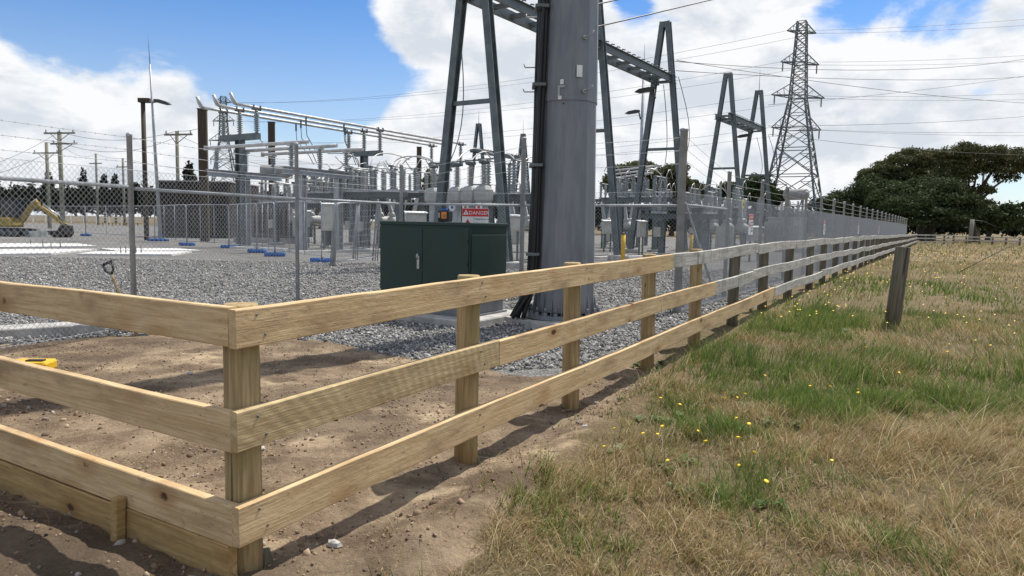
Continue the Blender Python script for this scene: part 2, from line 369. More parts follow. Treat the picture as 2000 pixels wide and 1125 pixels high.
def ground_mat():
    m, t, b = mat('ground_cover'); a = t.new('ShaderNodeAttribute'); a.attribute_name = 'col'; sp = t.new('ShaderNodeSeparateColor'); t.link(a.outputs['Color'], sp.inputs[0])
    g = t.new('ShaderNodeNewGeometry'); P = g.outputs['Position']
    edge = t.math('MULTIPLY', t.math('SUBTRACT', t.noise(P, 3.0, 7, .7), .5), 1.5)
    gm = t.maprange(t.math('ADD', sp.outputs[0], edge), .42, .58); sm = t.maprange(t.math('ADD', sp.outputs[1], edge), .40, .60)
    # gravel
    def vor(s):
        v = t.new('ShaderNodeTexVoronoi'); v.inputs['Scale'].default_value = s; t.link(P, v.inputs['Vector']); c = t.new('ShaderNodeSeparateColor'); t.link(v.outputs['Color'], c.inputs[0]); return v.outputs['Distance'], c.outputs[0]
    d1, r1 = vor(30); d2, r2 = vor(11)
    gv = t.mix(r1, (.11, .108, .105), (.36, .352, .335)); gv = t.mix(t.maprange(d1, .3, .66, 0, .7), gv, (.06, .059, .058))
    gv = t.mix(t.maprange(r2, .2, .8, 0, .35), gv, (.18, .176, .168)); gv = t.mix(t.maprange(t.noise(P, .35, 5), .42, .66, 0, .5), gv, (.25, .238, .215))
    gv = t.mix(t.maprange(t.noise(P, 2.5, 7, .75), .35, .65, 0, .45), gv, (.13, .126, .118)); gv = t.mix(t.maprange(t.noise(t.mapping(P, scale=(.25, 1.2, 1), rot=(0, 0, .3)), .9, 6, .7), .5, .66, 0, .5), gv, (.34, .33, .305))
    # bare soil with sawdust drifts
    so = t.mix(t.maprange(t.noise(P, 2.2, 8, .65), .34, .68), (.135, .095, .062), (.32, .242, .160)); so = t.mix(t.maprange(t.noise(P, 34, 5, .7), .45, .75, 0, .55), so, (.085, .06, .042))
    so = t.mix(t.maprange(t.noise(t.mapping(P, scale=(1, 1.6, 1)), 1.1, 7, .68), .53, .68, 0, .8), so, (.47, .365, .235)); so = t.mix(t.maprange(t.noise(P, 60, 3), .60, .74, 0, .55), so, (.55, .44, .29))
    so = t.mix(t.maprange(t.noise(t.mapping(P, loc=(5, 3, 0)), .8, 5), .52, .68, 0, .6), so, (.095, .067, .047))
    # turf floor: dry thatch and green
    th = t.mix(t.maprange(t.noise(P, .55, 7, .62), .40, .62), (.20, .145, .085), (.145, .118, .058)); th = t.mix(t.maprange(t.noise(P, 5, 6, .7), .42, .70, 0, .7), th, (.085, .075, .030)); th = t.mix(t.maprange(t.noise(P, 25, 4, .7), .52, .72, 0, .6), th, (.36, .27, .135))
    th = t.mix(t.maprange(t.noise(t.mapping(P, scale=(.5, .14, 1)), .5, 5), .5, .64, 0, .7), th, (.30, .215, .105))
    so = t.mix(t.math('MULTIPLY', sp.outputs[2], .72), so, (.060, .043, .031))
    th = t.mix(t.maprange(t.noise(P, 55, 4, .75), .40, .66, 0, .75), th, (.070, .052, .032)); th = t.mix(t.maprange(t.noise(t.mapping(P, scale=(1, 3, 1)), 45, 3, .7), .60, .72, 0, .7), th, (.44, .34, .19))
    c = t.mix(sm, th, so); c = t.mix(gm, c, gv)
    t.link(c, b.inputs['Base Color']); b.inputs['Roughness'].default_value = .92; b.inputs['Specular IOR Level'].default_value = .15
    h = t.math('ADD', t.math('MULTIPLY', t.math('SUBTRACT', 1.0, d1), t.math('MULTIPLY', gm, .9)), t.math('MULTIPLY', t.noise(P, 22, 7, .7), t.math('SUBTRACT', 1.2, gm)))
    bp = t.new('ShaderNodeBump'); bp.inputs['Strength'].default_value = .9; bp.inputs['Distance'].default_value = .03
    t.link(h, bp.inputs['Height']); t.link(bp.outputs[0], b.inputs['Normal']); return m

# ------------------------------------------------------------------ ground
FD = Vector((.6, 1, 0)).normalized(); FN = Vector((FD.y, -FD.x, 0)); P0 = Vector((-1.13, 2.95, 0))     # wooden fence line
YU = Vector((.62, 1, 0)).normalized(); YV = Vector((YU.y, -YU.x, 0))                                   # axes of the substation yard
def rise(Y): return np.interp(Y, [2.8, 5.4, 8, 12, 16, 27, 60, 90], [0, .05, .08, .14, .155, .14, .03, 0])
def st(x, y): return (x - P0.x) * FD.x + (y - P0.y) * FD.y, (x - P0.x) * FN.x + (y - P0.y) * FN.y
def sstep(a, b, v): q = np.clip((v - a) / (b - a), 0, 1); return q * q * (3 - 2 * q)
def gz(x, y, fine=True):
    x = np.asarray(x, float); y = np.asarray(y, float); s, t = st(x, y)
    z = rise(P0.y + s * FD.y) * sstep(-1.3, -.1, t) * sstep(-.5, 1.0, s)
    if fine:
        near = 1 - sstep(14, 40, np.hypot(x, y))
        z = z + (fbm(x, y, 1.3, 3) - .5) * .05 * near * sstep(-6, -1, t) + (fbm(x, y, 7, 9) - .5) * .048 * near + (fbm(x, y, 19, 19, 3) - .5) * .018 * near
        al = sstep(.1, .6, s) * (1 - sstep(6, 9, s))
        z = z - .035 * al * np.exp(-((t - .05) / .16) ** 2) + .05 * al * np.exp(-((t - .50 - .1 * (fbm(x, y, 1.5, 5) - .5)) / .16) ** 2)
        s2 = s + .32 + .12 * (fbm(x, y, 2, 8) - .5)
        z = z + .035 * np.exp(-(s2 / .14) ** 2) * (1 - sstep(-.2, .5, t))
    return z
def poly_mask(x, y, poly):
    ins = np.zeros(x.shape, bool); n = len(poly)
    for i in range(n):
        (x1, y1), (x2, y2) = poly[i], poly[(i + 1) % n]
        c = ((y1 > y) != (y2 > y)) & (x < (x2 - x1) * (y - y1) / (y2 - y1 + 1e-12) + x1); ins ^= c
    return ins
def gxy(px, py): p = gnd(px, py); return (p.x, p.y)
SOIL = [(-12, 7.2), (-7, 7.9), gxy(60, 672), gxy(190, 657), gxy(330, 652), gxy(560, 655), gxy(640, 668), gxy(800, 702), gxy(950, 716), gxy(1010, 738), gxy(1120, 742), gxy(1250, 690), gxy(1300, 690),
        gxy(1262, 745), gxy(1240, 800), gxy(1110, 890), gxy(1075, 955), gxy(960, 1040), gxy(890, 1125), (.1, 2.0), (-.2, -3), (-12, -3)]
GRASSPOLY_T = .28
GRAVEL = [(-400, 12), (-12, 7.2), (-7, 7.9), gxy(60, 672), gxy(190, 657), gxy(330, 652), gxy(560, 655), gxy(640, 668), gxy(800, 702), gxy(950, 716), gxy(1010, 738), gxy(1120, 742)] + \
         [tuple((P0 + FD * s - FN * .25)[:2]) for s in (3.4, 5, 9, 12)] + [tuple((Vector((2.861, 12.233, 0)) + YU * s + YV * .25)[:2]) for s in (6, 30, 66)] + [(0, 128), (-400, 128)]
PATCH = [(1430, 725, .55, 1), (1590, 740, .42, 1), (1690, 770, .45, 1), (1800, 790, .4, .9), (1540, 665, .6, .8), (1490, 600, .9, 1), (1650, 572, 1.3, 1), (1800, 575, 1.0, .9), (1900, 600, 1.0, .8), (1320, 700, .35, .8), (1260, 712, .3, .6), (1390, 860, .3, .55), (1560, 800, .35, .8), (1450, 960, .22, .6), (1720, 720, .3, .7), (1880, 760, .5, .7), (1600, 640, .5, .5)]
PATCH = [(*gxy(a, b), r * 1.22, w) for a, b, r, w in PATCH]
def greenness(x, y):
    g = np.zeros(np.shape(x))
    for cx, cy, r, w in PATCH: g = np.maximum(g, w * np.exp(-(((x - cx) / (r)) ** 2 + ((y - cy) / (r * 1.6)) ** 2)))
    return np.clip(g * 1.3 + (fbm(x, y, 1.1, 31) - .47) * 1.8 + (fbm(x, y, 4.5, 37, 3) - .5) * .8, 0, 1)
SCRAPE = [gxy(1610, 605), gxy(1720, 597), gxy(1830, 606), gxy(1840, 625), gxy(1700, 628), gxy(1620, 622)]
def masks(x, y):
    gr = poly_mask(x, y, GRAVEL).astype(float); so = poly_mask(x, y, SOIL).astype(float)
    so = np.maximum(so, poly_mask(x, y, SCRAPE) * .8); return gr, so
def build_ground():
    def axis(lo, a, b, hi, d, gr=1.12):
        m = list(np.arange(a, b, d)); o = []; x = a; k = d
        while x > lo: k *= gr; x -= k; o.append(x)
        p = []; x = m[-1]; k = d
        while x < hi: k *= gr; x += k; p.append(x)
        return np.array(o[::-1] + m + p)
    X = axis(-900, -4.6, 6, 900, .045); Y = axis(-40, 2.0, 9.5, 1500, .045); gx, gy = np.meshgrid(X, Y)
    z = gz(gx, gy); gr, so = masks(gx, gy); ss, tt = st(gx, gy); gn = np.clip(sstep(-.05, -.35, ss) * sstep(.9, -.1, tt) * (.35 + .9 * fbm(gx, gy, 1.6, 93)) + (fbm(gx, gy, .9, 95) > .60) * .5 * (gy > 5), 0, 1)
    def blur(a, n=3):
        for _ in range(n): a = (a + np.roll(a, 1, 0) + np.roll(a, -1, 0) + np.roll(a, 1, 1) + np.roll(a, -1, 1)) / 5
        return a
    gr, so, gn = blur(gr, 4), blur(so, 40), blur(gn, 3); ny, nx = gx.shape
    idx = np.arange(ny * nx).reshape(ny, nx); q = np.stack([idx[:-1, :-1], idx[:-1, 1:], idx[1:, 1:], idx[1:, :-1]], -1).reshape(-1, 4)
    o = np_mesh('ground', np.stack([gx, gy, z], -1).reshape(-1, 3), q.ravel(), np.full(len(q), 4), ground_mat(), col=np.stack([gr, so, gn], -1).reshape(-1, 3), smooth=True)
    o['kind'] = 'structure'; return o
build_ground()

# ------------------------------------------------------------------ scatter: stones and grass
def stones(name, xy, size, cols, seed, hi=True, flat=.7, lift=.25):
    r = np.random.default_rng(seed); n = len(xy)
    if hi:
        t = (1 + 5 ** .5) / 2; B = np.array([(-1, t, 0), (1, t, 0), (-1, -t, 0), (1, -t, 0), (0, -1, t), (0, 1, t), (0, -1, -t), (0, 1, -t), (t, 0, -1), (t, 0, 1), (-t, 0, -1), (-t, 0, 1)]) / 1.9
        Fc = np.array([(0, 11, 5), (0, 5, 1), (0, 1, 7), (0, 7, 10), (0, 10, 11), (1, 5, 9), (5, 11, 4), (11, 10, 2), (10, 7, 6), (7, 1, 8), (3, 9, 4), (3, 4, 2), (3, 2, 6), (3, 6, 8), (3, 8, 9), (4, 9, 5), (2, 4, 11), (6, 2, 10), (8, 6, 7), (9, 8, 1)])
    else:
        B = np.array([(1, 0, 0), (-1, 0, 0), (0, 1, 0), (0, -1, 0), (0, 0, 1), (0, 0, -1.)]); Fc = np.array([(0, 2, 4), (2, 1, 4), (1, 3, 4), (3, 0, 4), (2, 0, 5), (1, 2, 5), (3, 1, 5), (0, 3, 5)])
    k = len(B); V = B[None] * (1 + r.uniform(-.32, .32, (n, k, 1))) * r.uniform(.6, 1.25, (n, 1, 3)) * np.array([1, 1, flat])
    q = r.normal(size=(n, 4)); q /= np.linalg.norm(q, axis=1, keepdims=True); w, x, y, z = q.T
    Rm = np.stack([1 - 2 * (y * y + z * z), 2 * (x * y - z * w), 2 * (x * z + y * w), 2 * (x * y + z * w), 1 - 2 * (x * x + z * z), 2 * (y * z - x * w), 2 * (x * z - y * w), 2 * (y * z + x * w), 1 - 2 * (x * x + y * y)], -1).reshape(n, 3, 3)
    sz = size[0] + (size[1] - size[0]) * r.random(n) ** 1.8; V = np.einsum('nij,nkj->nki', Rm, V) * (sz / 2)[:, None, None]
    V[:, :, 0] += xy[:, 0, None]; V[:, :, 1] += xy[:, 1, None]; V[:, :, 2] += (gz(xy[:, 0], xy[:, 1]) + sz * lift * (.4 + r.random(n)))[:, None]
    c = np.array(cols)[r.integers(0, len(cols), n)] * r.uniform(.7, 1.25, (n, 1)); col = np.repeat(c, k, 0)
    f = (np.arange(n)[:, None, None] * k + Fc[None]).reshape(-1)
    o = np_mesh(name, V.reshape(-1, 3), f, np.full(n * len(Fc), 3), M_stone, col=col); o['kind'] = 'stuff'; return o
def scatter_in(fn, x0, x1, y0, y1, n, seed):
    r = np.random.default_rng(seed); x = r.uniform(x0, x1, n); y = r.uniform(y0, y1, n); k = fn(x, y) > r.random(n); return np.stack([x[k], y[k]], -1)
GREYS = [(.13, .131, .130), (.20, .198, .193), (.27, .265, .255), (.35, .343, .328), (.16, .158, .154), (.43, .42, .40), (.24, .225, .20)]
def gravel_p(x, y):
    gr = poly_mask(x, y, GRAVEL) | poly_mask(x + .12, y + .1, GRAVEL) & (fbm(x, y, 3, 2) > .5); v = np.abs(x / np.maximum(y, .1)) < .80; return (gr & v).astype(float)
stones('gravel', scatter_in(gravel_p, -8, 4.5, 7.2, 13, 48000, 1), (.018, .055), GREYS, 11)
stones('far_gravel', scatter_in(lambda x, y: gravel_p(x, y), -18, 8, 13, 25, 60000, 2), (.03, .075), GREYS, 12, hi=False)
SOILC = [(.25, .175, .115), (.18, .122, .08), (.33, .245, .165), (.12, .085, .06)]
def soil_p(x, y): return poly_mask(x, y, SOIL) * (.25 + .75 * (fbm(x, y, 1.6, 44) > .5)) * (np.abs(x / np.maximum(y, .1)) < .8)
stones('soil_crumbs', scatter_in(soil_p, -7, 2.2, 2.0, 8.4, 30000, 3), (.005, .028), SOILC, 13, hi=False, lift=.1)
stones('wood_chips', scatter_in(lambda x, y: soil_p(x, y) * (fbm(x, y, 2.1, 71) > .53), -5, 2.2, 2.0, 7.5, 22000, 4), (.004, .014), [(.52, .40, .24), (.45, .33, .18), (.36, .26, .15)], 14, hi=False, flat=.35, lift=.1)
stones('soil_clods', scatter_in(lambda x, y: soil_p(x, y) * (fbm(x, y, 1.1, 5) > .45), -6, 2, 2.1, 7, 2400, 6), (.018, .06), SOILC + [(.3, .27, .23)], 15, lift=.05)

STRAW = np.array([(.46, .355, .175), (.57, .46, .265), (.40, .285, .135), (.30, .195, .09), (.62, .53, .35), (.27, .245, .085), (.20, .20, .065)])
GREEN = np.array([(.115, .19, .034), (.17, .25, .05), (.08, .135, .03), (.24, .27, .075), (.13, .19, .06)])
def blades(name, xy, h, w, lay, seed, seg=3, ps=1.0):
    r = np.random.default_rng(seed); n = len(xy); x, y = xy.T
    g = greenness(x, y); isg = r.random(n) < np.clip(g * 1.25 + .04, 0, .94)
    hh = h[0] + (h[1] - h[0]) * r.random(n) ** 1.5; hh = hh * np.where(isg, .95 + .4 * g, 1) * (.25 + 1.5 * fbm(x, y, 2.3, 66) ** 1.3)
    lean_dir = np.where(r.random(n) < .45, 2 * np.pi * fbm(x, y, .55, 90) * 1.6, r.uniform(0, 2 * np.pi, n)) + r.normal(0, .5, n)
    lean = np.clip(lay * r.uniform(.5, 1.5, n) * np.where(isg, .72, 1.0), .05, 1.6)
    d = np.stack([np.cos(lean_dir), np.sin(lean_dir)], -1); fa = r.uniform(0, np.pi, n); side = np.stack([np.cos(fa), np.sin(fa)], -1)
    ww = w * r.uniform(.6, 1.4, n) * np.where(isg, 1.3, 1); z0 = gz(x, y) - .006
    c = np.where(isg[:, None], GREEN[r.integers(0, len(GREEN), n)], STRAW[np.clip((fbm(x, y, .9, 77) * 6.5 + r.normal(0, 1.5, n)), 0, 6).astype(int)]) * r.uniform(.75, 1.25, (n, 1)) * ps
    V = []; CC = []
    px, py, pz = x.copy(), y.copy(), z0.copy(); step = hh / seg; ang = lean * .35
    for i in range(seg + 1):
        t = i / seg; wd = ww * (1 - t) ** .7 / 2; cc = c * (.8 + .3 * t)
        if i < seg:
            V.append(np.stack([px - side[:, 0] * wd, py - side[:, 1] * wd, pz], -1)); V.append(np.stack([px + side[:, 0] * wd, py + side[:, 1] * wd, pz], -1)); CC += [cc, cc]
        else: V.append(np.stack([px, py, pz], -1)); CC.append(cc)
        a = ang + lean * (i + .5) / seg; px = px + d[:, 0] * np.sin(a) * step; py = py + d[:, 1] * np.sin(a) * step; pz = np.maximum(pz + np.cos(a) * step, z0 + .004 + .012 * t)
    k = 2 * seg + 1; V = np.stack(V, 1).reshape(-1, 3); CC = np.stack(CC, 1).reshape(-1, 3)
    f = []; s_ = []
    fq = [(2 * i, 2 * i + 1, 2 * i + 3, 2 * i + 2) for i in range(seg - 1)]; ft = (2 * seg - 2, 2 * seg - 1, 2 * seg)
    pat = np.array([i for q in fq for i in q] + list(ft)); sz = np.array([4] * (seg - 1) + [3])
    f = (np.arange(n)[:, None] * k + pat[None]).ravel(); o = np_mesh(name, V, f, np.tile(sz, n), M_grass, col=CC); o['kind'] = 'stuff'; return o
GR_EDGE = [gxy(p, q) for p, q in ((880, 1125), (935, 1058), (1062, 960), (1100, 890), (1235, 800), (1262, 740), (1300, 700))]
def grass_p(x, y):
    s, t = st(x, y); gr, so = masks(x, y); v = (np.abs(x / np.maximum(y, .1)) < .80)
    ok = (t > .12 + .15 * fbm(x, y, 2, 4)) & (gr < .5) & v
    soft = sum(poly_mask(x + .42 * math.cos(a) * k, y + .42 * math.sin(a) * k, SOIL).astype(float) for a in np.arange(0, 6.28, .9) for k in (.5, 1)) / 14
    keep = sstep(-.12, .12, fbm(x, y, 3.2, 21) * 1.1 - soft * 1.3 - .03) ; keep = np.maximum(keep, .03)
    keep = np.where(poly_mask(x, y, SCRAPE) & (fbm(x, y, 5, 12) > .35), .05, keep)
    return ok * keep * (.30 + .70 * sstep(.35, .55, fbm(x, y, 3.1, 50)))
def clump(xy, k, sp, seed):
    r = np.random.default_rng(seed); return np.repeat(xy, k, 0) + r.normal(0, sp, (len(xy) * k, 2))
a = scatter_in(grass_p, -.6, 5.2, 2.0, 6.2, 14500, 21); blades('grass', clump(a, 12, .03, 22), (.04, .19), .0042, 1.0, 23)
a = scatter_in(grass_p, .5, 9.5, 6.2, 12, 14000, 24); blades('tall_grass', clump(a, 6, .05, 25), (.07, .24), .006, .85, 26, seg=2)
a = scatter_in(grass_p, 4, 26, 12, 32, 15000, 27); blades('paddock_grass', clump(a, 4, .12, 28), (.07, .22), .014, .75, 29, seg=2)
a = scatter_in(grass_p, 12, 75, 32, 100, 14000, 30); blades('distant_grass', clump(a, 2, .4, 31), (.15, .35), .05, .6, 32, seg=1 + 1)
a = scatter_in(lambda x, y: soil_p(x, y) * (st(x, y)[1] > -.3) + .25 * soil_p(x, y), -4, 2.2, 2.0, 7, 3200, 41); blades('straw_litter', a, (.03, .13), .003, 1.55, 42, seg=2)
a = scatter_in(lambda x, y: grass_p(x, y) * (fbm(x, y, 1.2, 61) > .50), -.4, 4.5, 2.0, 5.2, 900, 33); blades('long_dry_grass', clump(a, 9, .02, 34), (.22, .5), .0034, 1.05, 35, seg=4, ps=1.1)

# ------------------------------------------------------------------ post-and-rail fences
PR = .073; BT = .045                                    # post radius, board thickness
def fence_pt(s, t=0.0, z=0.0): p = P0 + FD * s + FN * t; return Vector((p.x, p.y, z))
def fence_rise(s): return float(rise(P0.y + s * FD.y))
def s_of(px, zc=.7):                                    # distance along the fence at which photo column px is met
    lo, hi = -1.0, 110.0
    for _ in range(50):
        m = (lo + hi) / 2; p = fence_pt(m, .1, zc) - Vector((0, 0, EYE))
        if CX + FPX * p.dot(RT) / p.dot(FW) < px: lo = m
        else: hi = m
    return lo
def round_post(p, r, z0, z1, m, parent, name='post', lean=(0, 0), n=20, label=None):
    h = z1 - z0; rr = random.uniform(.96, 1.04) * r; ch = .012
    b = MB().lathe([(rr * 1.02, 0), (rr * 1.0, h * .5), (rr * .98, h - ch), (rr * .98 - ch * .6, h)], n=n)
    M = T(p[0], p[1], z0) @ Matrix.Rotation(lean[0], 4, 'Y') @ Matrix.Rotation(lean[1], 4, 'X') @ Matrix.Rotation(random.uniform(0, 6), 4, 'Z')
    o = b.build(name, m, parent, M=M)
    if label: o['label'] = label
    return o
def board(p, q, h, th, m, parent, label=None, warp=.004, name='rail_board', up=(0, 0, 1)):
    """sawn board from p to q (centre line) with slightly uneven arrises; local X runs along it"""
    p, q = Vector(p), Vector(q); L = (q - p).length; n = max(4, int(L / .22)); vs = []; ring = 8
    ph = random.uniform(0, 6)
    for i in range(n + 1):
        x = L * i / n; w = math.sin(ph + x * 1.3) * warp + random.uniform(-1, 1) * .0008; hz = h / 2 + random.uniform(-1, 1) * .0014; hy = th / 2; c = .0035 + random.uniform(0, .002)
        for y, z in ((-hy, -hz + c), (-hy + c, -hz), (hy - c, -hz), (hy, -hz + c), (hy, hz - c), (hy - c, hz), (-hy + c, hz), (-hy, hz - c)): vs.append((x - L / 2, y + w * .4, z + w))
    b = MB(); fs = [(i * ring + k, i * ring + (k + 1) % ring, (i + 1) * ring + (k + 1) % ring, (i + 1) * ring + k) for i in range(n) for k in range(ring)]
    fs = [f[::-1] for f in fs]; fs += [tuple(range(ring)), tuple(n * ring + k for k in range(ring - 1, -1, -1))]
    b.add(vs, fs); o = b.build(name, m, parent, M=frame((p + q) / 2, q - p, up))
    if label: o['label'] = label
    return o

fence = thing('post_and_rail_fence', 'long three-rail timber fence, new pine near the corner and weathered grey boards beyond', 'fence', (P0.x, P0.y, 0))
post_px = [938, 1141, 1287, 1376, 1447, 1504, 1551, 1592, 1616, 1640, 1659, 1676]
post_s = [0.0] + [s_of(x) for x in post_px]
while post_s[-1] < 92: post_s.append(post_s[-1] + 2.35)
for i, s in enumerate(post_s):
    new = i < 5; g = fence_rise(s); p = fence_pt(s)
    top = g + (1.142 if i == 0 else 1.146 if new else 1.10 + random.uniform(-.03, .03))
    round_post(p, PR * (1.03 if i == 0 else 1 if new else 1.08), -.35 + g, top, M_post if new else M_postold, fence, lean=(random.uniform(-.012, .012), random.uniform(-.012, .012)) if i else (0, 0), n=28 if i < 3 else 14, label='weathered grey post' if i == 5 else None)
OFF = PR + BT / 2 + .002; S0 = -(PR + BT + .004)
rails = {'top': (1.062, .158, 1312, [1567, 1646, 1708, 1745, 1770]), 'middle': (.640, .165, 1395, [1470, 1623, 1690, 1733, 1764]), 'bottom': (.246, .170, 1511, [1605, 1670, 1725, 1760, 1780])}
joint_new = {'top': [], 'middle': [970], 'bottom': []}
for key, (zc, h, pxo, pxs) in rails.items():
    zc0 = zc + {'top': .03, 'middle': .03, 'bottom': .02}[key] * 0
    cuts = [S0] + [s_of(x, zc) for x in joint_new[key]] + [s_of(pxo, zc + .1)] + [s_of(x, zc + .15) for x in pxs]; cuts = [c for c in cuts if c < 90] + [91.5]
    new_end = s_of(pxo, zc + .1); fixed = []
    for c in cuts:                                      # keep joints on posts where one stands close by
        fixed.append(c)
    for a, b in zip(fixed[:-1], fixed[1:]):
        n = max(1, int(round((b - a) / 5.2))) if a >= new_end - .01 else 1
        for j in range(n):
            u, v = a + (b - a) * j / n, a + (b - a) * (j + 1) / n; new = a < new_end - .01
            j0, j1 = (0, 0) if new else (random.uniform(-.018, .018), random.uniform(-.018, .018))
            lift = {'top': (.0, .0), 'middle': (0, .02), 'bottom': (0, .03)}[key][1]
            za = zc + fence_rise(u) + j0 + lift * sstep(3, 10, u); zb = zc + fence_rise(v) + j1 + lift * sstep(3, 10, v)
            m = (M_pine_saw if key == 'middle' and u < 0 else M_pine) if new else M_old
            hh = h * (1 if new else .93)
            if not new or v - u < 3:
                board(fence_pt(u + .002, OFF, za), fence_pt(v - .002, OFF, zb), hh, BT, m, fence, 'weathered grey rail board' if not new and j == 0 and a == fixed[2] else None, warp=.003 if new else .010)
            else:                                       # long new boards follow the rising posts: bent in two
                board(fence_pt(u + .002, OFF, za), fence_pt(v - .002, OFF, zb), hh, BT, m, fence)
nail = MB()
for s in post_s[:5]:
    for key, (zc, h, *_r) in rails.items():
        for dx, dz in ((-.02, .045), (.022, -.04)):
            c = fence_pt(s + dx, OFF + BT / 2 + .001, zc + fence_rise(s) + dz); nail.lathe([(.0065, -.002), (.0065, .002), (.004, .003)], n=6, M=T(c) @ frame((0, 0, 0), FN, (0, 0, 1)) @ Matrix.Rotation(rad(90), 4, 'Y'))
o = nail.build('nail_heads', M_galvd, fence); o['kind'] = 'stuff'

LF = thing('return_fence', 'new pine three-rail return fence on the left of the corner post with a ground board', 'fence', tuple(P0 - FN * 1.5))
LOFF = PR + BT / 2 + .002
def left_pt(d, off, z): p = P0 - FN * d - FD * off; return Vector((p.x, p.y, z))
for key, (zc, h) in {'top': (1.062, .158), 'middle': (.636, .165), 'bottom': (.242, .172)}.items():
    board(left_pt(-PR - .001, LOFF, zc), left_pt(5.0, LOFF, zc - .005), h, BT, M_pine, LF)
for d in (2.4, 4.0, 5.0): round_post(P0 - FN * d, PR, -.4, 1.16, M_post, LF)
o = board(left_pt(-PR + .02, LOFF + .005, .045), left_pt(5.0, LOFF + .005, .035), .215, BT, M_pine_low, LF, name='ground_board'); o['label'] = 'orange-brown board laid on edge along the ground'
p = gnd(256, 1047); d = 0
peg = thing('wooden_peg', 'short square wooden peg driven against the ground board', 'peg', (p.x, p.y, 0))
MB().bbox((0, 0, .05), (.05, .05, .26), .006).build('stake', M_pine_low, peg, M=T(left_pt((P0 - Vector((p.x, p.y, 0))).dot(FN), LOFF + .055, .03)) @ Matrix.Rotation(math.atan2(FD.y, FD.x), 4, 'Z') @ Matrix.Rotation(.06, 4, 'X'))
p = gnd(520, 1097)
peg2 = thing('wooden_peg', 'dark wooden peg stub beside the foot of the corner post', 'peg', (p.x, p.y, 0)); MB().bbox((0, 0, -.02), (.035, .045, .15), .005).build('stake', M_postold, peg2, M=T(p) @ Matrix.Rotation(.5, 4, 'Z'))
for i, (px, py, sz) in enumerate(((331, 1080, .035), (512, 880, .03), (653, 1062, .045), (1142, 848, .03), (372, 731, .04), (815, 760, .03))):
    p = gnd(px, py); t_ = np.random.default_rng(i); B = MB().lathe([(sz * .5, -sz * .3), (sz * .9, 0), (sz * .75, sz * .35), (sz * .3, sz * .5)], n=7, smooth=False); B.v = [(a * (1 + t_.uniform(-.2, .2)), b * (.7 + t_.uniform(-.15, .15)), c * (1 + t_.uniform(-.2, .2))) for a, b, c in B.v]
    o = B.build('stone', M_conc, None, M=T(p.x, p.y, float(gz(p.x, p.y)) + sz * .1) @ Matrix.Rotation(i * 1.3, 4, 'Z')); tag(o, ['pale stone in the dirt left of the peg', 'pale stone on the soil right of the corner post', 'whitish stone on the earth ridge under the first bay', 'white stone on bare soil right of the third post', 'stone on the soil behind the top left rail', 'small stone on sawdust behind the middle rail'][i], 'stone', 'loose stones on the soil')

lp = gnd(1738, 640, .11); lone = thing('fence_post', 'lone weathered round post leaning in the grass', 'post', (lp.x, lp.y, .1))
round_post(lp, .098, -.25, 1.275, M_postold, lone, name='timber', lean=(.075, .0), n=20)
MB().tube([lp + Vector((.10, -.06, .1)), lp + Vector((.15, -.05, .5)), lp + Vector((.10, -.10, .75))], .004, 4).build('wire_end', M_wired, lone)

# ------------------------------------------------------------------ chain-link fences
def mesh_panel_np(L, z0, z1, w, r):                     # woven zig-zag wires in the local XZ plane
    n = max(1, int(round(L / w))); w = L / n; m = int(round((z1 - z0) / w)); dz = (z1 - z0) / m
    i = np.arange(n); k = np.arange(m + 1)
    par = (k[None] + i[:, None]) % 2; X = (i[:, None] + par) * w; Z = np.broadcast_to(z0 + k[None] * dz, X.shape).copy(); Yc = (par - .5) * r * 1.6
    ang = np.array([0, 2.094, 4.189]); V = np.stack([X[..., None] + r * np.cos(ang) * .8, Yc[..., None] + np.zeros_like(X)[..., None] + r * np.sin(ang), Z[..., None] + r * np.cos(ang) * 0 + np.zeros_like(X)[..., None]], -1)
    nn = m + 1; base = (i[:, None] * nn + k[None, :-1]) * 3; f = []
    for a in range(3):
        b = (a + 1) % 3; f.append(np.stack([base + a, base + b, base + 3 + b, base + 3 + a], -1))
    f = np.concatenate([q.reshape(-1, 4) for q in f]); return V.reshape(-1, 3), f
def chain_mesh(name, L, z0, z1, w, r):
    V, f = mesh_panel_np(L, z0, z1, w, r); me = bpy.data.meshes.new(name); me.vertices.add(len(V)); me.vertices.foreach_set('co', V.astype(np.float32).ravel())
    me.loops.add(f.size); me.loops.foreach_set('vertex_index', f.astype(np.int32).ravel()); me.polygons.add(len(f)); me.polygons.foreach_set('loop_start', (np.arange(len(f)) * 4).astype(np.int32)); me.update(calc_edges=True); me.materials.append(M_wire); return me
def flat_frame(p, q): d = Vector((q.x - p.x, q.y - p.y, 0)); return frame((p.x, p.y, 0), d)
def barbed(p, q, name, parent, barbs=.14, r=.0032, sag=.0):
    b = MB(); L = (q - p).length; n = 8; b.tube([p.lerp(q, i / n) - Vector((0, 0, 4 * sag * (i / n) * (1 - i / n))) for i in range(n + 1)], r, 4)
    if barbs:
        k = int(L / barbs)
        for i in range(k):
            t = (i + .5) / k; c = p.lerp(q, t) - Vector((0, 0, 4 * sag * t * (1 - t)))
            for dv in (Vector((.4, .3, 1)), Vector((-.5, .2, .9))):
                dv = dv.normalized() * .016; s = dv.cross(Vector((0, 1, .2))).normalized() * .0028; b.add([c - dv, c + s, c + dv, c - s], [(0, 1, 2, 3)])
    return b.build(name, M_wire, parent)
def steel_post(p, h, r, parent, cap=True, name='post', z0=0.0):
    b = MB().lathe([(r, z0), (r, h - .02), (r * 1.12, h - .018), (r * 1.12, h + .012), (r * .7, h + .03)] if cap else [(r, z0), (r, h)], n=12); return b.build(name, M_galv, parent, M=T(p.x, p.y, 0))
CC = Vector((2.861, 12.233, 0))                          # corner post of the yard fence
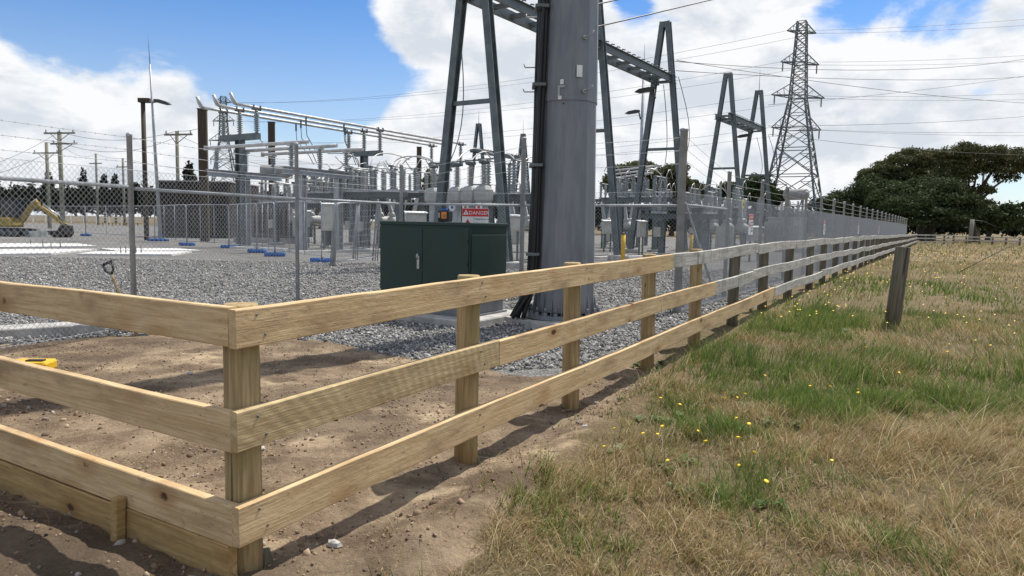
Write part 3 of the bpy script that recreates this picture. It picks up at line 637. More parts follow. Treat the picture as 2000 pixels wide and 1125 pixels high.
front_pts = [Vector((-6.5, 4.3, 0)), Vector((-4.92, 9.21, 0)), Vector((-3.75, 12.39, 0)), Vector((-2.29, 14.6, 0)), Vector((.18, 14.1, 0)), CC]
ff = thing('chain_link_fence', 'galvanised chain-link fence bending across the gravel behind the green cabinet', 'fence', (-2.29, 14.6, 0))
hs = [2.6, 2.53, 2.78, 2.62, 3.15]
for i, (p, h) in enumerate(zip(front_pts, hs)):
    if i: steel_post(p, h, .034 if i != 4 else .046, ff)
for i, (p, q) in enumerate(zip(front_pts[:-1], front_pts[1:])):
    L = (q - p).length; o = place('chain_link_mesh', chain_mesh('chain_link_mesh', L - .1, .06, 2.09, .036, .0029 if i < 2 else .0021), ff, flat_frame(p, q) @ T(.05, -.05, 0)); o['kind'] = 'stuff'
    M = flat_frame(p, q); zl = 1.854 + (.02 if i < 1 else 0)
    MB().tube([M @ Vector((.05, 0, zl)), M @ Vector((L - .05, 0, zl))], .024, 10).build('top_rail', M_galv, ff)
    for zz in (.08, 2.085): barbed(M @ Vector((0, -.05, zz)), M @ Vector((L, -.05, zz)), 'tension_wire', ff, 0, .0026)
    hz = (2.5, 2.5) if i < 2 else (2.5, 2.5) if i == 2 else (2.5, 3.0) if i == 3 else (3.0, 3.0)
    for k in range(3):
        a, b2 = hz[0] - k * .155, hz[1] - k * (.155 if i < 3 else .22)
        if i == 4: a = 3.0 - k * .22
        barbed(p + Vector((0, 0, a)), q + Vector((0, 0, b2)), 'barbed_wire', ff, .14 if i < 4 else .16, sag=.02)
sf = thing('chain_link_fence', 'tall chain-link security fence with barbed wire receding beside the timber fence', 'fence', tuple(CC))
steel_post(CC, 3.127, .068, sf)
MB().tube([CC + Vector((.06, -.05, 1.9)), CC + YU * 2.3 + Vector((0, 0, .1))], .022, 8).build('brace', M_galv, sf)
SPAN = 2.95; NS = 22; LS = SPAN * NS
pm = chain_mesh('chain_link_mesh', SPAN, .05, 2.08, .037, .0028)
pm2 = chain_mesh('chain_link_mesh', SPAN, .05, 2.08, .059, .0038)
for i in range(NS):
    p = CC + YU * SPAN * i; q = CC + YU * SPAN * (i + 1)
    steel_post(q, 2.62, .042 if i not in (2, 5) else .05, sf)
    o = place('chain_link_mesh', pm if i < 7 else pm2, sf, flat_frame(p, q) @ T(0, -.055, 0)); o['kind'] = 'stuff'
    if i < 1: MB().tube([p + YU * .06 + Vector((0, 0, 1.87)), q - YU * .05 + Vector((0, 0, 1.87))], .024, 10).build('top_rail', M_galv, sf)
    for k, zz in enumerate((2.58, 2.40, 2.22)):
        za = 3.05 - k * .2 if i == 0 else zz
        barbed(p + Vector((0, 0, za)), q + Vector((0, 0, zz)), 'barbed_wire', sf, .16 if i < 2 else 0, .003 if i < 5 else .005, sag=.02)
    barbed(p - YV * -.055 + Vector((0, 0, 2.075)), q + YV * .055 + Vector((0, 0, 2.075)), 'tension_wire', sf, 0, .003)
    if i in (3, 9): MB().tube([p + Vector((0, 0, 1.15)), q + Vector((0, 0, 1.15))], .018, 6).build('mid_rail', M_galv, sf)
    MB().box((SPAN / 2, .02, 0), (SPAN - .004, .14, .10)).build('kerb_block', M_conc, sf, M=flat_frame(p, q))
ef = thing('chain_link_fence', 'far end of the security fence closing the yard in front of the trees', 'fence', tuple(CC + YU * LS))
for i in range(6):
    p = CC + YU * LS - YV * SPAN * i; q = p - YV * SPAN; steel_post(q, 2.62, .05, ef); o = place('chain_link_mesh', pm2, ef, flat_frame(p, q)); o['kind'] = 'stuff'
    for zz in (2.58, 2.40, 2.22): barbed(p + Vector((0, 0, zz)), q + Vector((0, 0, zz)), 'barbed_wire', ef, 0, .005)
# kerb strip under the left part of the front fence
k0, k1 = gnd(192, 652), gnd(-60, 668); kb = MB().bbox((0, 0, .06), ((k1 - k0).length, .42, .13), .012).build('concrete_kerb', M_conc, None, M=frame(((k0 + k1) / 2) + Vector((-.05, .21, 0)), k1 - k0)); tag(kb, 'flat concrete kerb strip on the soil at the gravel edge', 'kerb')

# ------------------------------------------------------------------ signs
def text_obj(body, size, m, parent, M, name='lettering', align='LEFT'):
    cu = bpy.data.curves.new(name, 'FONT'); cu.body = body; cu.size = size; cu.align_x = align; cu.extrude = .0006; cu.resolution_u = 2; cu.materials.append(m)
    tmp = bpy.data.objects.new(name, cu); C.objects.link(tmp); dg = bpy.context.evaluated_depsgraph_get()
    me = bpy.data.meshes.new_from_object(tmp.evaluated_get(dg)); bpy.data.objects.remove(tmp); bpy.data.curves.remove(cu)
    o = place(name, me, parent, M); o['kind'] = 'stuff'; return o
def danger_sign(p, normal, w, h, label, legible):
    n = Vector(normal).normalized(); x = Vector((-n.y, n.x, 0)); M = frame(p, x, (0, 0, 1))
    # local: X along the sign, Y = inward (into the fence), Z up
    if (M.to_3x3() @ Vector((0, -1, 0))).dot(n) < 0: M = frame(p, -x, (0, 0, 1))
    s = thing('danger_sign', label, 'sign', M=M.copy(), group='danger signs on the yard fence')
    hh = h * .25 if w < h * 1.2 else h * .27
    MB().bbox((0, 0, 0), (w, .004, h), .001).build('plate', M_white, s, M=M.copy())
    MB().box((0, -.0035, h / 2 - hh / 2 - .006), (w - .012, .002, hh)).build('header', M_red, s, M=M.copy())
    RX = Matrix.Rotation(rad(90), 4, 'X')
    text_obj('DANGER', hh * .66, M_white, s, M @ T(-w * .24, -.0055, h / 2 - hh * .80) @ RX @ Matrix.Scale(1.0 if legible else .9, 4))
    tri = MB().extrude([(-.5, 0), (.5, 0), (0, .9)], 0, .001); sc = hh * .72
    tri.build('warning_triangle', M_white, s, M=M @ T(-w * .35, -.0055, h / 2 - hh * .82) @ Matrix.Scale(sc, 4))
    MB().extrude([(-.06, .12), (.06, .12), (.07, .62), (-.07, .62)], 0, .001).build('exclamation', M_red, s, M=M @ T(-w * .35, -.0072, h / 2 - hh * .82) @ Matrix.Scale(sc, 4))
    MB().box((-w * .05, -.003, -hh / 2), (.004, .0015, h - hh - .03)).build('divider', M_ink, s, M=M.copy())
    t2 = MB().extrude([(-.5, 0), (.5, 0), (0, .9)], 0, .001); t2.build('pictogram', M_red, s, M=M @ T(-w * .28, -.0045, h / 2 - hh - h * .35) @ Matrix.Scale(w * .34, 4))
    MB().extrude([(-.05, .08), (.14, .42), (.02, .40), (.08, .72), (-.14, .34), (-.01, .36)], 0, .001).build('lightning_bolt', M_ink, s, M=M @ T(-w * .28, -.0058, h / 2 - hh - h * .35) @ Matrix.Scale(w * .34, 4))
    if legible:
        for i, tx in enumerate(('Hazardous voltage', 'Can cause severe')): text_obj(tx, h * .085, M_ink, s, M @ T(-w * .02, -.0045, h / 2 - hh - h * .115 - i * h * .13) @ RX)
    else:
        for i in range(4): MB().box((w * (.21 + .02 * (i % 2)), -.003, h / 2 - hh - h * (.14 + .14 * i)), (w * (.38 - .05 * (i % 3)), .0015, h * .055)).build('text_line', M_ink, s, M=M.copy())
    return s
d1 = (CC - front_pts[4]).normalized(); nrm = Vector((d1.y, -d1.x, 0)); nrm = nrm if nrm.y < 0 else -nrm
d0 = (front_pts[4] - front_pts[3]).normalized(); nr0 = Vector((d0.y, -d0.x, 0)); nr0 = nr0 if nr0.y < 0 else -nr0
A = aty(929, 407, 14.22); danger_sign(Vector((A.x, A.y - .09, A.z - .31)), nr0, .545, .62, 'red and white danger sign on the fence just above the green cabinet', True)
def side_pt(s, z): p = CC + YU * s + YV * .075; return Vector((p.x, p.y, z))
danger_sign(side_pt(4.62, 1.57), YV, .40, .46, 'nearest danger sign on the receding security fence, below the yellow tag', False)
for s_, z_, tx in ((15.2, 1.56, 'small danger sign on the security fence in front of the lattice tower'), (25.5, 1.56, 'third danger sign along the receding security fence'), (36, 1.55, 'farthest danger sign along the receding security fence')): danger_sign(side_pt(s_, z_), YV, .40, .50, tx, False)
M = frame(side_pt(3.85, 2.01), YU); ys = thing('yellow_tag', 'small pale yellow warning tag on the security fence', 'sign', M=M.copy()); MB().box((0, 0, 0), (.16, .004, .19)).build('plate', simple('pale_yellow', (.68, .62, .25), (.6, .54, .2), 5, .5, 0, 0), ys, M=M.copy())
MB().extrude([(-.04, -.05), (.04, -.05), (0, .06)], -.006, -.004).build('pictogram', M_ink, ys, M=M.copy())

# ------------------------------------------------------------------ green cabinet
cn = Vector((-.62, 10.303, 0)); CW, CD, CH = 1.72, 1.0, 1.50
Mc = frame(cn, YV); # local X along +v ; cabinet spans x in [-CW,0], y in [0,CD] (away)
cab = thing('electrical_cabinet', 'dark green two-door electrical cabinet on a concrete base behind the fence', 'cabinet', M=Mc.copy())
Mi = Mc.copy()
MB().bbox((-CW / 2, CD / 2, .05), (CW + .5, CD + .55, .12), .02).build('concrete_base', M_conc, cab, M=Mi)
MB().bbox((-CW / 2, CD / 2, .255), (CW - .06, CD - .06, .29), .006).build('steel_plinth', M_pole, cab, M=Mi)
MB().box((-CW / 2, CD / 2, .125), (CW + .03, CD + .03, .025)).build('base_flange', M_pole, cab, M=Mi)
MB().bbox((-CW / 2, CD / 2, (.40 + CH - .05) / 2), (CW, CD, CH - .05 - .40), .01).build('body', M_green, cab, M=Mi)
MB().bbox((-CW / 2, CD / 2, CH - .03), (CW + .03, CD + .03, .055), .012).build('roof', M_green, cab, M=Mi)
dl = MB().bbox((-CW * .75 + .004, -.012, (.44 + CH - .10) / 2), (CW / 2 - .016, .022, CH - .54), .004).build('door', M_green, cab, M=Mi)
dr = MB().bbox((-CW * .25 - .004, -.012, (.44 + CH - .10) / 2), (CW / 2 - .016, .022, CH - .54), .004).build('door', M_green, cab, M=Mi)
hb = MB().bbox((-CW / 2 - .075, -.03, .885), (.045, .018, .20), .006); hb.tube([Mi.inverted() @ (Mi @ Vector((-CW / 2 - .075, -.035, .93))), (-CW / 2 - .075, -.062, .95), (-CW / 2 - .072, -.066, .99), (-CW / 2 - .058, -.05, 1.02)], .012, 8); hb.build('handle', M_steel, dl, M=Mi)
for z in (.56, .90, 1.24): MB().tube([(-.018, -.028, z - .03), (-.018, -.028, z + .03)], .012, 8).build('hinge', M_black, dr, M=Mi)
MB().bbox((.006, CD / 2, (.44 + CH - .12) / 2 - .03), (.012, CD - .07, CH - .62), .004).build('side_panel', M_green, cab, M=Mi)
# battery lantern standing on the cabinet
Mb = Mc @ T(-.62, .22, CH) @ Matrix.Rotation(.12, 4, 'Z')
bx = thing('battery_case', 'small black case with blue lid and orange label on top of the green cabinet', 'case', M=Mb.copy())
MB().bbox((0, 0, .085), (.19, .13, .165), .012).build('body', M_black, bx, M=Mb); MB().bbox((0, 0, .183), (.11, .10, .03), .008).build('lid', M_blue, bx, M=Mb)
MB().bbox((.018, -.068, .10), (.09, .006, .10), .002).build('label_panel', M_orange, bx, M=Mb); MB().box((.026, -.0725, .09), (.05, .002, .045)).build('label_text', M_digger, bx, M=Mb); MB().bbox((-.068, -.067, .10), (.03, .006, .075), .002).build('side_switch', M_conc, bx, M=Mb)
MB().tube([(-.06, 0, .165), (-.058, 0, .215), (.058, 0, .215), (.06, 0, .165)], .007, 6).build('handle', M_black, bx, M=Mb)

# ------------------------------------------------------------------ steel pole
pc = Vector((.80, 10.75, 0))
pole = thing('steel_monopole', 'huge grey twelve-sided steel pole bolted to a concrete footing', 'pole', tuple(pc))
ring = MB(); pr = [(1.30 * (.9 + .14 * math.sin(i * 2.1)), i * 2 * math.pi / 14) for i in range(14)]
lo = [pc + Vector((r * .80 * math.cos(a) + .05, r * .75 * math.sin(a), -.1)) for r, a in pr]; hi_ = [pc + Vector((r * .77 * math.cos(a) + .05, r * .72 * math.sin(a), .10 + .025 * math.sin(a * 3))) for r, a in pr]
ring.prism(lo, hi_); ring.build('concrete_footing', M_conc, pole)
def dodec(r0, z0, r1, z1, rot=.09):
    return ([pc + Vector((r0 * math.cos(a), r0 * math.sin(a), z0)) for a in [rot + k * math.pi / 6 for k in range(12)]], [pc + Vector((r1 * math.cos(a), r1 * math.sin(a), z1)) for a in [rot + k * math.pi / 6 for k in range(12)]])
def pr_at(z): return .462 - .0172 * z
MB().prism(*dodec(pr_at(.2), .2, pr_at(3.4), 3.4)).build('lower_section', M_pole, pole)
MB().prism(*dodec(pr_at(3.27) + .014, 3.27, pr_at(14), 14)).build('upper_section', M_pole, pole)
MB().lathe([(.575, .10), (.575, .155), (.565, .16)], c=pc, n=36, smooth=False).build('base_flange', M_pole, pole)
for k in range(20):
    a = k * 2 * math.pi / 20; c = pc + Vector(((.525) * math.cos(a), (.525) * math.sin(a), .16)); b = MB().lathe([(.035, 0), (.035, .045)], c=c, n=6, smooth=False); b.lathe([(.019, .045), (.019, .11), (.012, .115)], c=c, n=8); b.build('anchor_bolt', M_pole, pole)
for k in range(20):
    a = (k + .5) * 2 * math.pi / 20; e = Vector((math.cos(a), math.sin(a), 0)); q = [pc + e * (pr_at(.2) - .02) + Vector((0, 0, .158)), pc + e * .505 + Vector((0, 0, .158)), pc + e * (pr_at(.5) - .005) + Vector((0, 0, .46))]; s_ = Vector((-e.y, e.x, 0)) * .005
    MB().prism([p - s_ for p in q], [p + s_ for p in q]).build('stiffener', M_pole, pole)
def pole_face(px, py):                                   # point on the pole surface
    d = ray(px, py); o = Vector((0, 0, EYE)); t = (pc.y - .75) / d.y
    for _ in range(250):
        p = o + d * t; rr = math.hypot(p.x - pc.x, p.y - pc.y)
        if rr <= pr_at(p.z) + (.012 if p.z > 3.27 else 0): break
        t += .004
    return p
def step_bolt(p, out, tip):
    out = Vector(out).normalized(); b = MB().tube([p - out * .02, p + out * tip, p + out * (tip + .012) + Vector((0, 0, .012)), p + out * (tip + .018) + Vector((0, 0, .05))], .011, 8); b.lathe([(.03, -.01), (.03, .02)], c=(0, 0, 0), n=8, M=T(p) @ frame((0, 0, 0), (0, 0, 1), out) if False else T(p) @ out.to_track_quat('Z', 'Y').to_matrix().to_4x4()); return b.build('step_bolt', M_galv, pole)
for px, py in ((1142, 73), (1140, 178)): p = pole_face(px, py); step_bolt(p, (.55, -.8, .05), .17)
for py in (32, 130, 178, -40): z = aty(1060, py, 10.75).z; e = Vector((-1, .12, 0)).normalized(); step_bolt(pc + e * (pr_at(z) - .0) + Vector((0, 0, z)), e, .27)
def plate(px, py, w, h, m, name, t=.008):
    p = pole_face(px, py); n = Vector((p.x - pc.x, p.y - pc.y, 0)).normalized(); M = frame(p + n * .012, (-n.y, n.x, 0)); return MB().bbox((0, 0, 0), (w, t, h), .002).build(name, m, pole, M=M)
plate(1131.5, 139, .085, .165, M_white, 'id_plate'); plate(1098, 160, .05, .07, M_white, 'bracket_label'); plate(1092, 178, .035, .15, M_galv, 'bracket'); plate(1097, 169, .10, .03, M_galv, 'bracket'); plate(1094, 191, .05, .05, M_white, 'small_label'); plate(1101, 202, .02, .02, M_ink, 'plug')
# black cables strapped to its left side
for k, (ox, oy, r) in enumerate(((.03, -.10, .036), (-.025, -.03, .040), (.0, .09, .036), (-.06, .04, .028), (-.01, -.15, .025))):
    def cp(z, out=0): rr = pr_at(z) + .035; return pc + Vector((-rr + ox - out, oy - .12 - out * .25, z))
    pts = [cp(.10, .16 + .03 * k), cp(.20, .14 + .02 * k), cp(.45, .06), cp(.75, .01)] + [cp(z) + Vector((.008 * math.sin(z * 2 + k), 0, 0)) for z in (1.2, 2, 3, 3.5, 4.2, 5, 6.5, 14)]
    MB().tube(pts, r, 10).build('cable', M_black, pole)
for z in (1.05, 2.35, 3.5, 4.6): MB().bbox((-pr_at(z) - .06, -.13, z), (.20, .34, .045), .008).build('cable_strap', M_galvd, pole, M=T(pc))

# ------------------------------------------------------------------ shovel, yellow level case, bollards
sp = gnd(238, 590, 0.0); a = aty(208, 512, 9.0); sp = aty(240, 640, 9.0); sh = thing('shovel', 'long wooden handled shovel with black D-grip stuck in the gravel', 'shovel', (sp.x, sp.y, 0))
bot = aty(236, 580, 8.95); dr_ = (a - bot).normalized(); base = bot - dr_ * ((bot.z) / dr_.z)
base = base - dr_ * .32; MB().tube([base + dr_ * .28, a - dr_ * .17], [.019, .017], 10).build('shaft', M_post, sh)
side = dr_.cross(Vector((0, 1, 0))).normalized(); g0 = a - dr_ * .17
gp = MB().tube([g0 - dr_ * .05, g0, g0 + side * .05 + dr_ * .06, g0 + side * .062 + dr_ * .15], .016, 8); gp.tube([g0, g0 - side * .05 + dr_ * .06, g0 - side * .062 + dr_ * .15], .016, 8); gp.tube([g0 - side * .07 + dr_ * .155, g0 + side * .07 + dr_ * .155], .018, 8); gp.build('grip', M_black, sh)
bl = MB(); bl.prism([base + side * x * .1 + dr_ * y + Vector((0, .004 + .03 * x * x, 0)) for x, y in ((-.3, -.02), (.3, -.02), (1, .1), (1, .3), (.2, .33), (-.2, .33), (-1, .3), (-1, .1))], [base + side * x * .1 + dr_ * y + Vector((0, -.004 + .03 * x * x, 0)) for x, y in ((-.3, -.02), (.3, -.02), (1, .1), (1, .3), (.2, .33), (-.2, .33), (-1, .3), (-1, .1))]); bl.build('blade', M_galvd, sh)
yc = gnd(88, 727); My = frame(yc + Vector((-.16, .05, 0)), (1, .1, 0)); yl = thing('tool_case', 'yellow plastic tool case with black grip on the soil', 'tool case', M=My.copy())
MB().bbox((0, 0, .05), (.36, .24, .10), .02).build('body', M_yellow, yl, M=My); MB().bbox((.05, -.02, .106), (.16, .07, .016), .006).build('grip', M_black, yl, M=My)
for px, py, lb in ((1216, 516, 'yellow bollard just right of the steel pole'), (1349, 505, 'yellow bollard beside the fence corner post')):
    p = gnd(px, py); b = thing('bollard', lb, 'bollard', (p.x, p.y, 0), group='yellow bollards'); r = .085
    MB().lathe([(r, 0), (r, 1.14)], n=14).build('body', M_yellow, b, M=T(p)); MB().lathe([(r * 1.01, 1.141), (r * 1.01, 1.19), (r * .7, 1.21)], n=14).build('cap', M_ink, b, M=T(p))

# ------------------------------------------------------------------ substation equipment
_ins = {}
def insulator_mesh(h, r, n, m, taper=1.0):
    k = (h, r, n, m.name, taper)
    if k not in _ins:
        p = [(r * .62, 0), (r * .62, h * .06), (r * .42, h * .065)]; z0, z1 = h * .09, h * .93
        for i in range(n):
            z = z0 + (z1 - z0) * i / n; d = (z1 - z0) / n; f = 1 - (1 - taper) * i / n
            p += [(r * .42 * f, z), (r * f, z + d * .28), (r * f, z + d * .40), (r * .45 * f, z + d * .85)]
        p += [(r * .42 * taper, h * .935), (r * .6 * taper, h * .94), (r * .6 * taper, h)]
        _ins[k] = MB().lathe(p, n=10).mesh('insulator', m)
    return _ins[k]
def insulator(p, h, r, n, parent, m=None, up=None, taper=1.0):
    M = T(p) if up is None else T(p) @ Vector(up).to_track_quat('Z', 'Y').to_matrix().to_4x4()
    return place('insulator', insulator_mesh(h, r, n, m or M_porc, taper), parent, M)
V3 = Vector
def Z(z): return Vector((0, 0, z))

# upper busbars: T-shaped supports carrying three tubes
T1 = gnd(472, 483); Ts = [T1 + YU * s for s in (0, 9.0, 17.3)]; BZ = 5.75
t_lab = ['T-shaped busbar support with three insulators beside the dark brown wall', 'T-shaped busbar support second along the tubes', 'T-shaped busbar support partly behind the tall A-frame leg']
for i, p in enumerate(Ts):
    t = thing('busbar_support', t_lab[i], 'busbar support', tuple(p), group='upper busbar supports')
    MB().ibeam(p, p + Z(BZ - .3), .36, .36, .025, up=YV).build('column', M_galvd, t)
    MB().box((0, 0, .02), (.6, .6, .04), M=frame(p, YV)).build('base_plate', M_galvd, t)
    MB().bar(p - YV * 1.42 + Z(BZ - .15), p + YV * 1.42 + Z(BZ - .15), .30, .30).build('crossbeam', M_galvd, t)
    for k in (-1, 0, 1):
        q = p + YV * 1.3 * k + Z(BZ); insulator(q, 1.12, .15, 9, t)
        b = MB().box((0, 0, 1.15), (.12, .5, .06), M=frame(q, YV)); b.build('bus_clamp', M_galvd, t)
        for e in (-.2, .2): MB().box((0, e, 1.25), (.20, .05, .24), M=frame(q, YV)).build('clamp_bracket', M_galvd, t)
for k in (-1, 0, 1):
    a = T1 + YV * 1.3 * k + Z(BZ + 1.26); e = a + YU * 17.9; s_ = a - YU * 1.15
    b = thing('busbar', ['upper busbar tube on the side away from the camera', 'middle upper busbar tube', 'upper busbar tube on the near side'][k + 1], 'busbar', tuple(a), group='upper busbars')
    MB().tube([s_, a, a + YU * 9, e], .075, 10).build('tube', M_alu, b)
    MB().tube([s_, s_ - YU * .12 + Z(.06), s_ - YU * .22 + Z(.22), s_ - YU * .36 + Z(.50)], [.085, .11, .10, .07], 8).build('end_horn', M_alu, b)
    for sd in (2.6, 5.4) if k else (4.0, 7.4):
        q = a + YU * (sd + k * .6); MB().tube([q - Z(.07), q - Z(.45)], .05, 6).build('tap_clamp', M_galvd, b)
        tgt = q + YV * (.25 - .2 * k) + YU * .9 - Z(2.3); MB().tube([q - Z(.4), q - Z(1.0) + YU * .05, q.lerp(tgt, .75) - Z(.1) , tgt], .022, 6).build('dropper', M_galvd, b)

# lower busbars crossing between two beams
L1 = aty(425, 430, 35.6); L1 = V3((L1.x, L1.y, 0)); L2 = L1 + YV * 5.4; LZ = 3.55
for i, p in enumerate((L1, L2)):
    t = thing('busbar_support', ['low galvanised beam with three insulators beside the first T-shaped support', 'low galvanised beam with three insulators under the bus droppers'][i], 'busbar support', tuple(p), group='lower busbar supports')
    MB().ibeam(p - YU * .5 + Z(LZ + .15), p + YU * 4.0 + Z(LZ + .15), .3, .34, .03).build('crossbeam', M_galv, t)
    for e in (.6, 2.9) if i else (1.7,):
        MB().ibeam(p + YU * e, p + YU * e + Z(LZ - .02), .32, .32, .03, up=YU).build('column', M_galv, t)
    for k in range(3):
        q = p + YU * 1.72 * k + Z(LZ + .32); insulator(q, .95, .145, 8, t); MB().box((0, 0, .98), (.34, .22, .09), M=frame(q, YU)).build('bus_clamp', M_alu, t)
for k in range(3):
    a = L1 + YU * 1.72 * k + Z(LZ + 1.40); b = thing('busbar', ['nearest lower cross tube of the low busbars', 'middle lower cross tube of the low busbars', 'rearmost lower cross tube of the low busbars'][k], 'busbar', tuple(a), group='lower busbars')
    MB().tube([a - YV * .8, a, a + YV * 5.4, a + YV * 6.5], .085, 10).build('tube', M_alu, b); MB().box((0, 0, 0), (.06, .2, .24), M=frame(a - YV * .82, YV)).build('end_cap', M_alu, b)
# tall dark timber posts of the old line bay
for i, (px, y, Y, w) in enumerate(((391, 215, 44, .50), (524, 240, 51, .46), (810, 288, 74, .46))):
    p = aty(px + 8, 400, Y); p.z = 0; z = EYE + 0; z = aty(px, y, Y).z
    t = thing('gantry_post', ['dark square timber post above the brown wall', 'dark square timber post behind the crossing busbars', 'small dark timber post far behind the disconnectors'][i], 'post', tuple(p), group='dark timber gantry posts')
    MB().bbox((0, 0, z / 2), (w, w, z), .03).build('timber', M_brown, t, M=T(p) @ Matrix.Rotation(.25, 4, 'Z'))
    MB().bbox((0, 0, z + .04), (w + .06, w + .06, .07), .01).build('cap', M_galvd, t, M=T(p) @ Matrix.Rotation(.25, 4, 'Z'))

# dark brown fire wall with transformer beside it
w0 = aty(309, 463, 52.5); wl = thing('fire_wall', 'dark brown fire wall block behind the temporary fencing', 'wall', (w0.x + 2.7, 53, 0))
MB().bbox((w0.x + 2.7, 55.5, 2.05), (5.3, 6, 4.1), .05).build('wall', M_brick, wl)
for k in range(5): MB().box((w0.x + .15 + k * 1.27, 52.46, 2.05), (.14, .10, 4.12)).build('pilaster', M_brown, wl)
for k in range(6): MB().box((w0.x + 2.7, 52.465, .35 + k * .68), (5.24, .05, .05)).build('wall_batten', M_brown, wl)
MB().box((w0.x + 2.7, 55.5, 4.13), (5.4, 6.1, .08)).build('coping', M_conc, wl)
def transformer(p, rz, label, mt, cons=True, s=1.0):
    M = T(p) @ Matrix.Rotation(rz, 4, 'Z') @ Matrix.Scale(s, 4); t = thing('transformer', label, 'transformer', M=T(p) @ Matrix.Rotation(rz, 4, 'Z'))
    def P(b, n, m_): return b.build(n, m_, t, M=M)
    P(MB().bbox((0, 0, .15), (4.4, 3.2, .3), .02), 'plinth', M_conc)
    P(MB().bbox((0, 0, 1.45), (2.6, 1.5, 2.3), .05), 'tank', mt); P(MB().bbox((0, 0, 2.66), (2.8, 1.7, .12), .02), 'tank_lid', mt)
    for k in range(9): P(MB().bbox((-1.05 + k * .26, -1.05, 1.45), (.06, .55, 1.75), .015), 'radiator_fin', mt)
    for sx in (-1, 1): P(MB().tube([(sx * 1.1, -1.0, 2.25), (-sx * 0 + sx * 1.1, -.7, 2.3)], .07, 8), 'radiator_pipe', mt)
    P(MB().bbox((1.55, -.3, 1.5), (.5, .8, 1.1), .02), 'control_box', M_box)
    for k in range(3):
        P(MB().lathe([(.24, 0), (.24, .38), (.14, .5)], c=(-.8 + .8 * k, .25, 2.72), n=12), 'turret', M_tank)
        o = place('insulator', insulator_mesh(.8, .14, 8, M_porcl, .75), t, M @ T(-.8 + .8 * k, .25, 3.2))
    if cons:
        P(MB().lathe([(.05, -1.0), (.40, -.98), (.44, -.9), (.44, .9), (.40, .98), (.05, 1.0)], M=T(0, .9, 4.55) @ Matrix.Rotation(rad(90), 4, 'Y'), n=20), 'conservator', M_tank)
        for e in (-.7, .7): P(MB().bar((e, .9, 2.7), (e, .9, 4.15), .12, .12), 'conservator_leg', M_tank)
        P(MB().tube([(.6, .9, 4.1), (.6, .6, 3.4), (.5, .2, 2.75)], .05, 8), 'oil_pipe', M_tank)
    return t
p = aty(537, 470, 46); transformer(V3((p.x, p.y, 0)), .15, 'transformer with round oil tank on top beside the brown fire wall', M_tankp)
p = aty(1536, 445, 47); transformer(V3((p.x, p.y, 0)), rad(-62), 'pale grey transformer behind the security fence near the lattice tower', M_box, s=.82)

# disconnectors: steel tables with rows of insulators
def disconnector(p, rz, label, z=2.75, h=1.0, sp=1.3):
    M = T(p.x, p.y, 0) @ Matrix.Rotation(rz, 4, 'Z'); t = thing('disconnector', label, 'disconnector', M=M.copy(), group='disconnectors on steel tables')
    for e in (-.65, .65): MB().channel((-sp - .8, e, z), (sp + .8, e, z), .12, .24, .02).build('table_beam', M_galvd, t, M=M)
    for e in (-sp * .85, sp * .85):
        MB().ibeam((e, 0, 0), (e, 0, z - .1), .3, .3, .03).build('column', M_galvd, t, M=M); MB().bar((e, -.75, z - .16), (e, .75, z - .16), .16, .14).build('cap_beam', M_galvd, t, M=M); MB().bbox((e, 0, .06), (.7, .7, .14), .02).build('footing', M_conc, t, M=M)
    MB().tube([(-sp * .85 - .12, .25, 1.1), (-sp * .85 - .12, .25, z)], .04, 6).build('drive_rod', M_galv, t, M=M); MB().bbox((-sp * .85 - .2, -.1, 1.2), (.35, .3, .5), .01).build('drive_box', M_box, t, M=M)
    for k in (-1, 0, 1):
        MB().bar((k * sp, -1.0, z + .18), (k * sp, 1.0, z + .18), .2, .12).build('base_channel', M_galv, t, M=M)
        for e in (-.85, 0, .85): place('insulator', insulator_mesh(h, .135, 9, M_porc if e else M_porcl), t, M @ T(k * sp, e, z + .24))
        MB().tube([(k * sp, -.95, z + .3 + h), (k * sp, .95, z + .3 + h)], .035, 8).build('contact_blade', M_alu, t, M=M)
        for e in (-.9, .9): MB().bbox((k * sp, e, z + .30 + h), (.14, .24, .10), .01).build('terminal', M_galvd, t, M=M)
        MB().tube([(k * sp, .9, z + .36 + h), (k * sp + .05, 1.15, z + .75 + h), (k * sp, 1.6, z + .85 + h), (k * sp - .05, 2.2, z + .35 + h)], .022, 6).build('jumper', M_alu, t, M=M)
    return t
RZV = math.atan2(YV.y, YV.x)
for px, Y, lb, kw in ((672, 37.5, 'disconnector table with insulators left of the green cabinet, rear row', {}), (748, 35, 'disconnector table with insulators directly behind the left half of the green cabinet', {}), (800, 45, 'disconnector table with insulators farthest back behind the green cabinet', dict(z=3.2)),
                      (1022, 31, 'disconnector table with tall insulators immediately left of the steel pole', dict(z=2.6, h=1.25)), (1245, 42, 'disconnector table with insulators between the steel pole and the fence corner post', dict(z=3.0)), (1210, 56, 'small disconnector table farther off just right of the steel pole', dict(z=3.4)), (1395, 43, 'disconnector table behind the first bay of the security fence', dict(z=2.5)), (985, 52, 'disconnector table far behind the danger sign', dict(z=3.0)), (1452, 60, 'disconnector table behind the nearest danger sign on the security fence', dict(z=2.6))):
    p = aty(px, 450, Y); disconnector(p, RZV, lb, **kw)
for px, Y, lb, kw in ((566, 41, 'disconnector table with insulators below the crossing busbars', dict(z=2.3, h=.9)), (628, 48, 'disconnector table behind the low beam with three insulators', dict(z=3.1)), (715, 43, 'disconnector table in the second row behind the green cabinet', dict(z=3.0, h=1.1)), (1265, 50, 'disconnector table just left of the fence corner post', dict(z=2.7)), (1335, 36, 'low disconnector table right behind the fence corner post', dict(z=2.0, h=.9))):
    p = aty(px, 450, Y); disconnector(p, RZV + .04, lb, **kw)
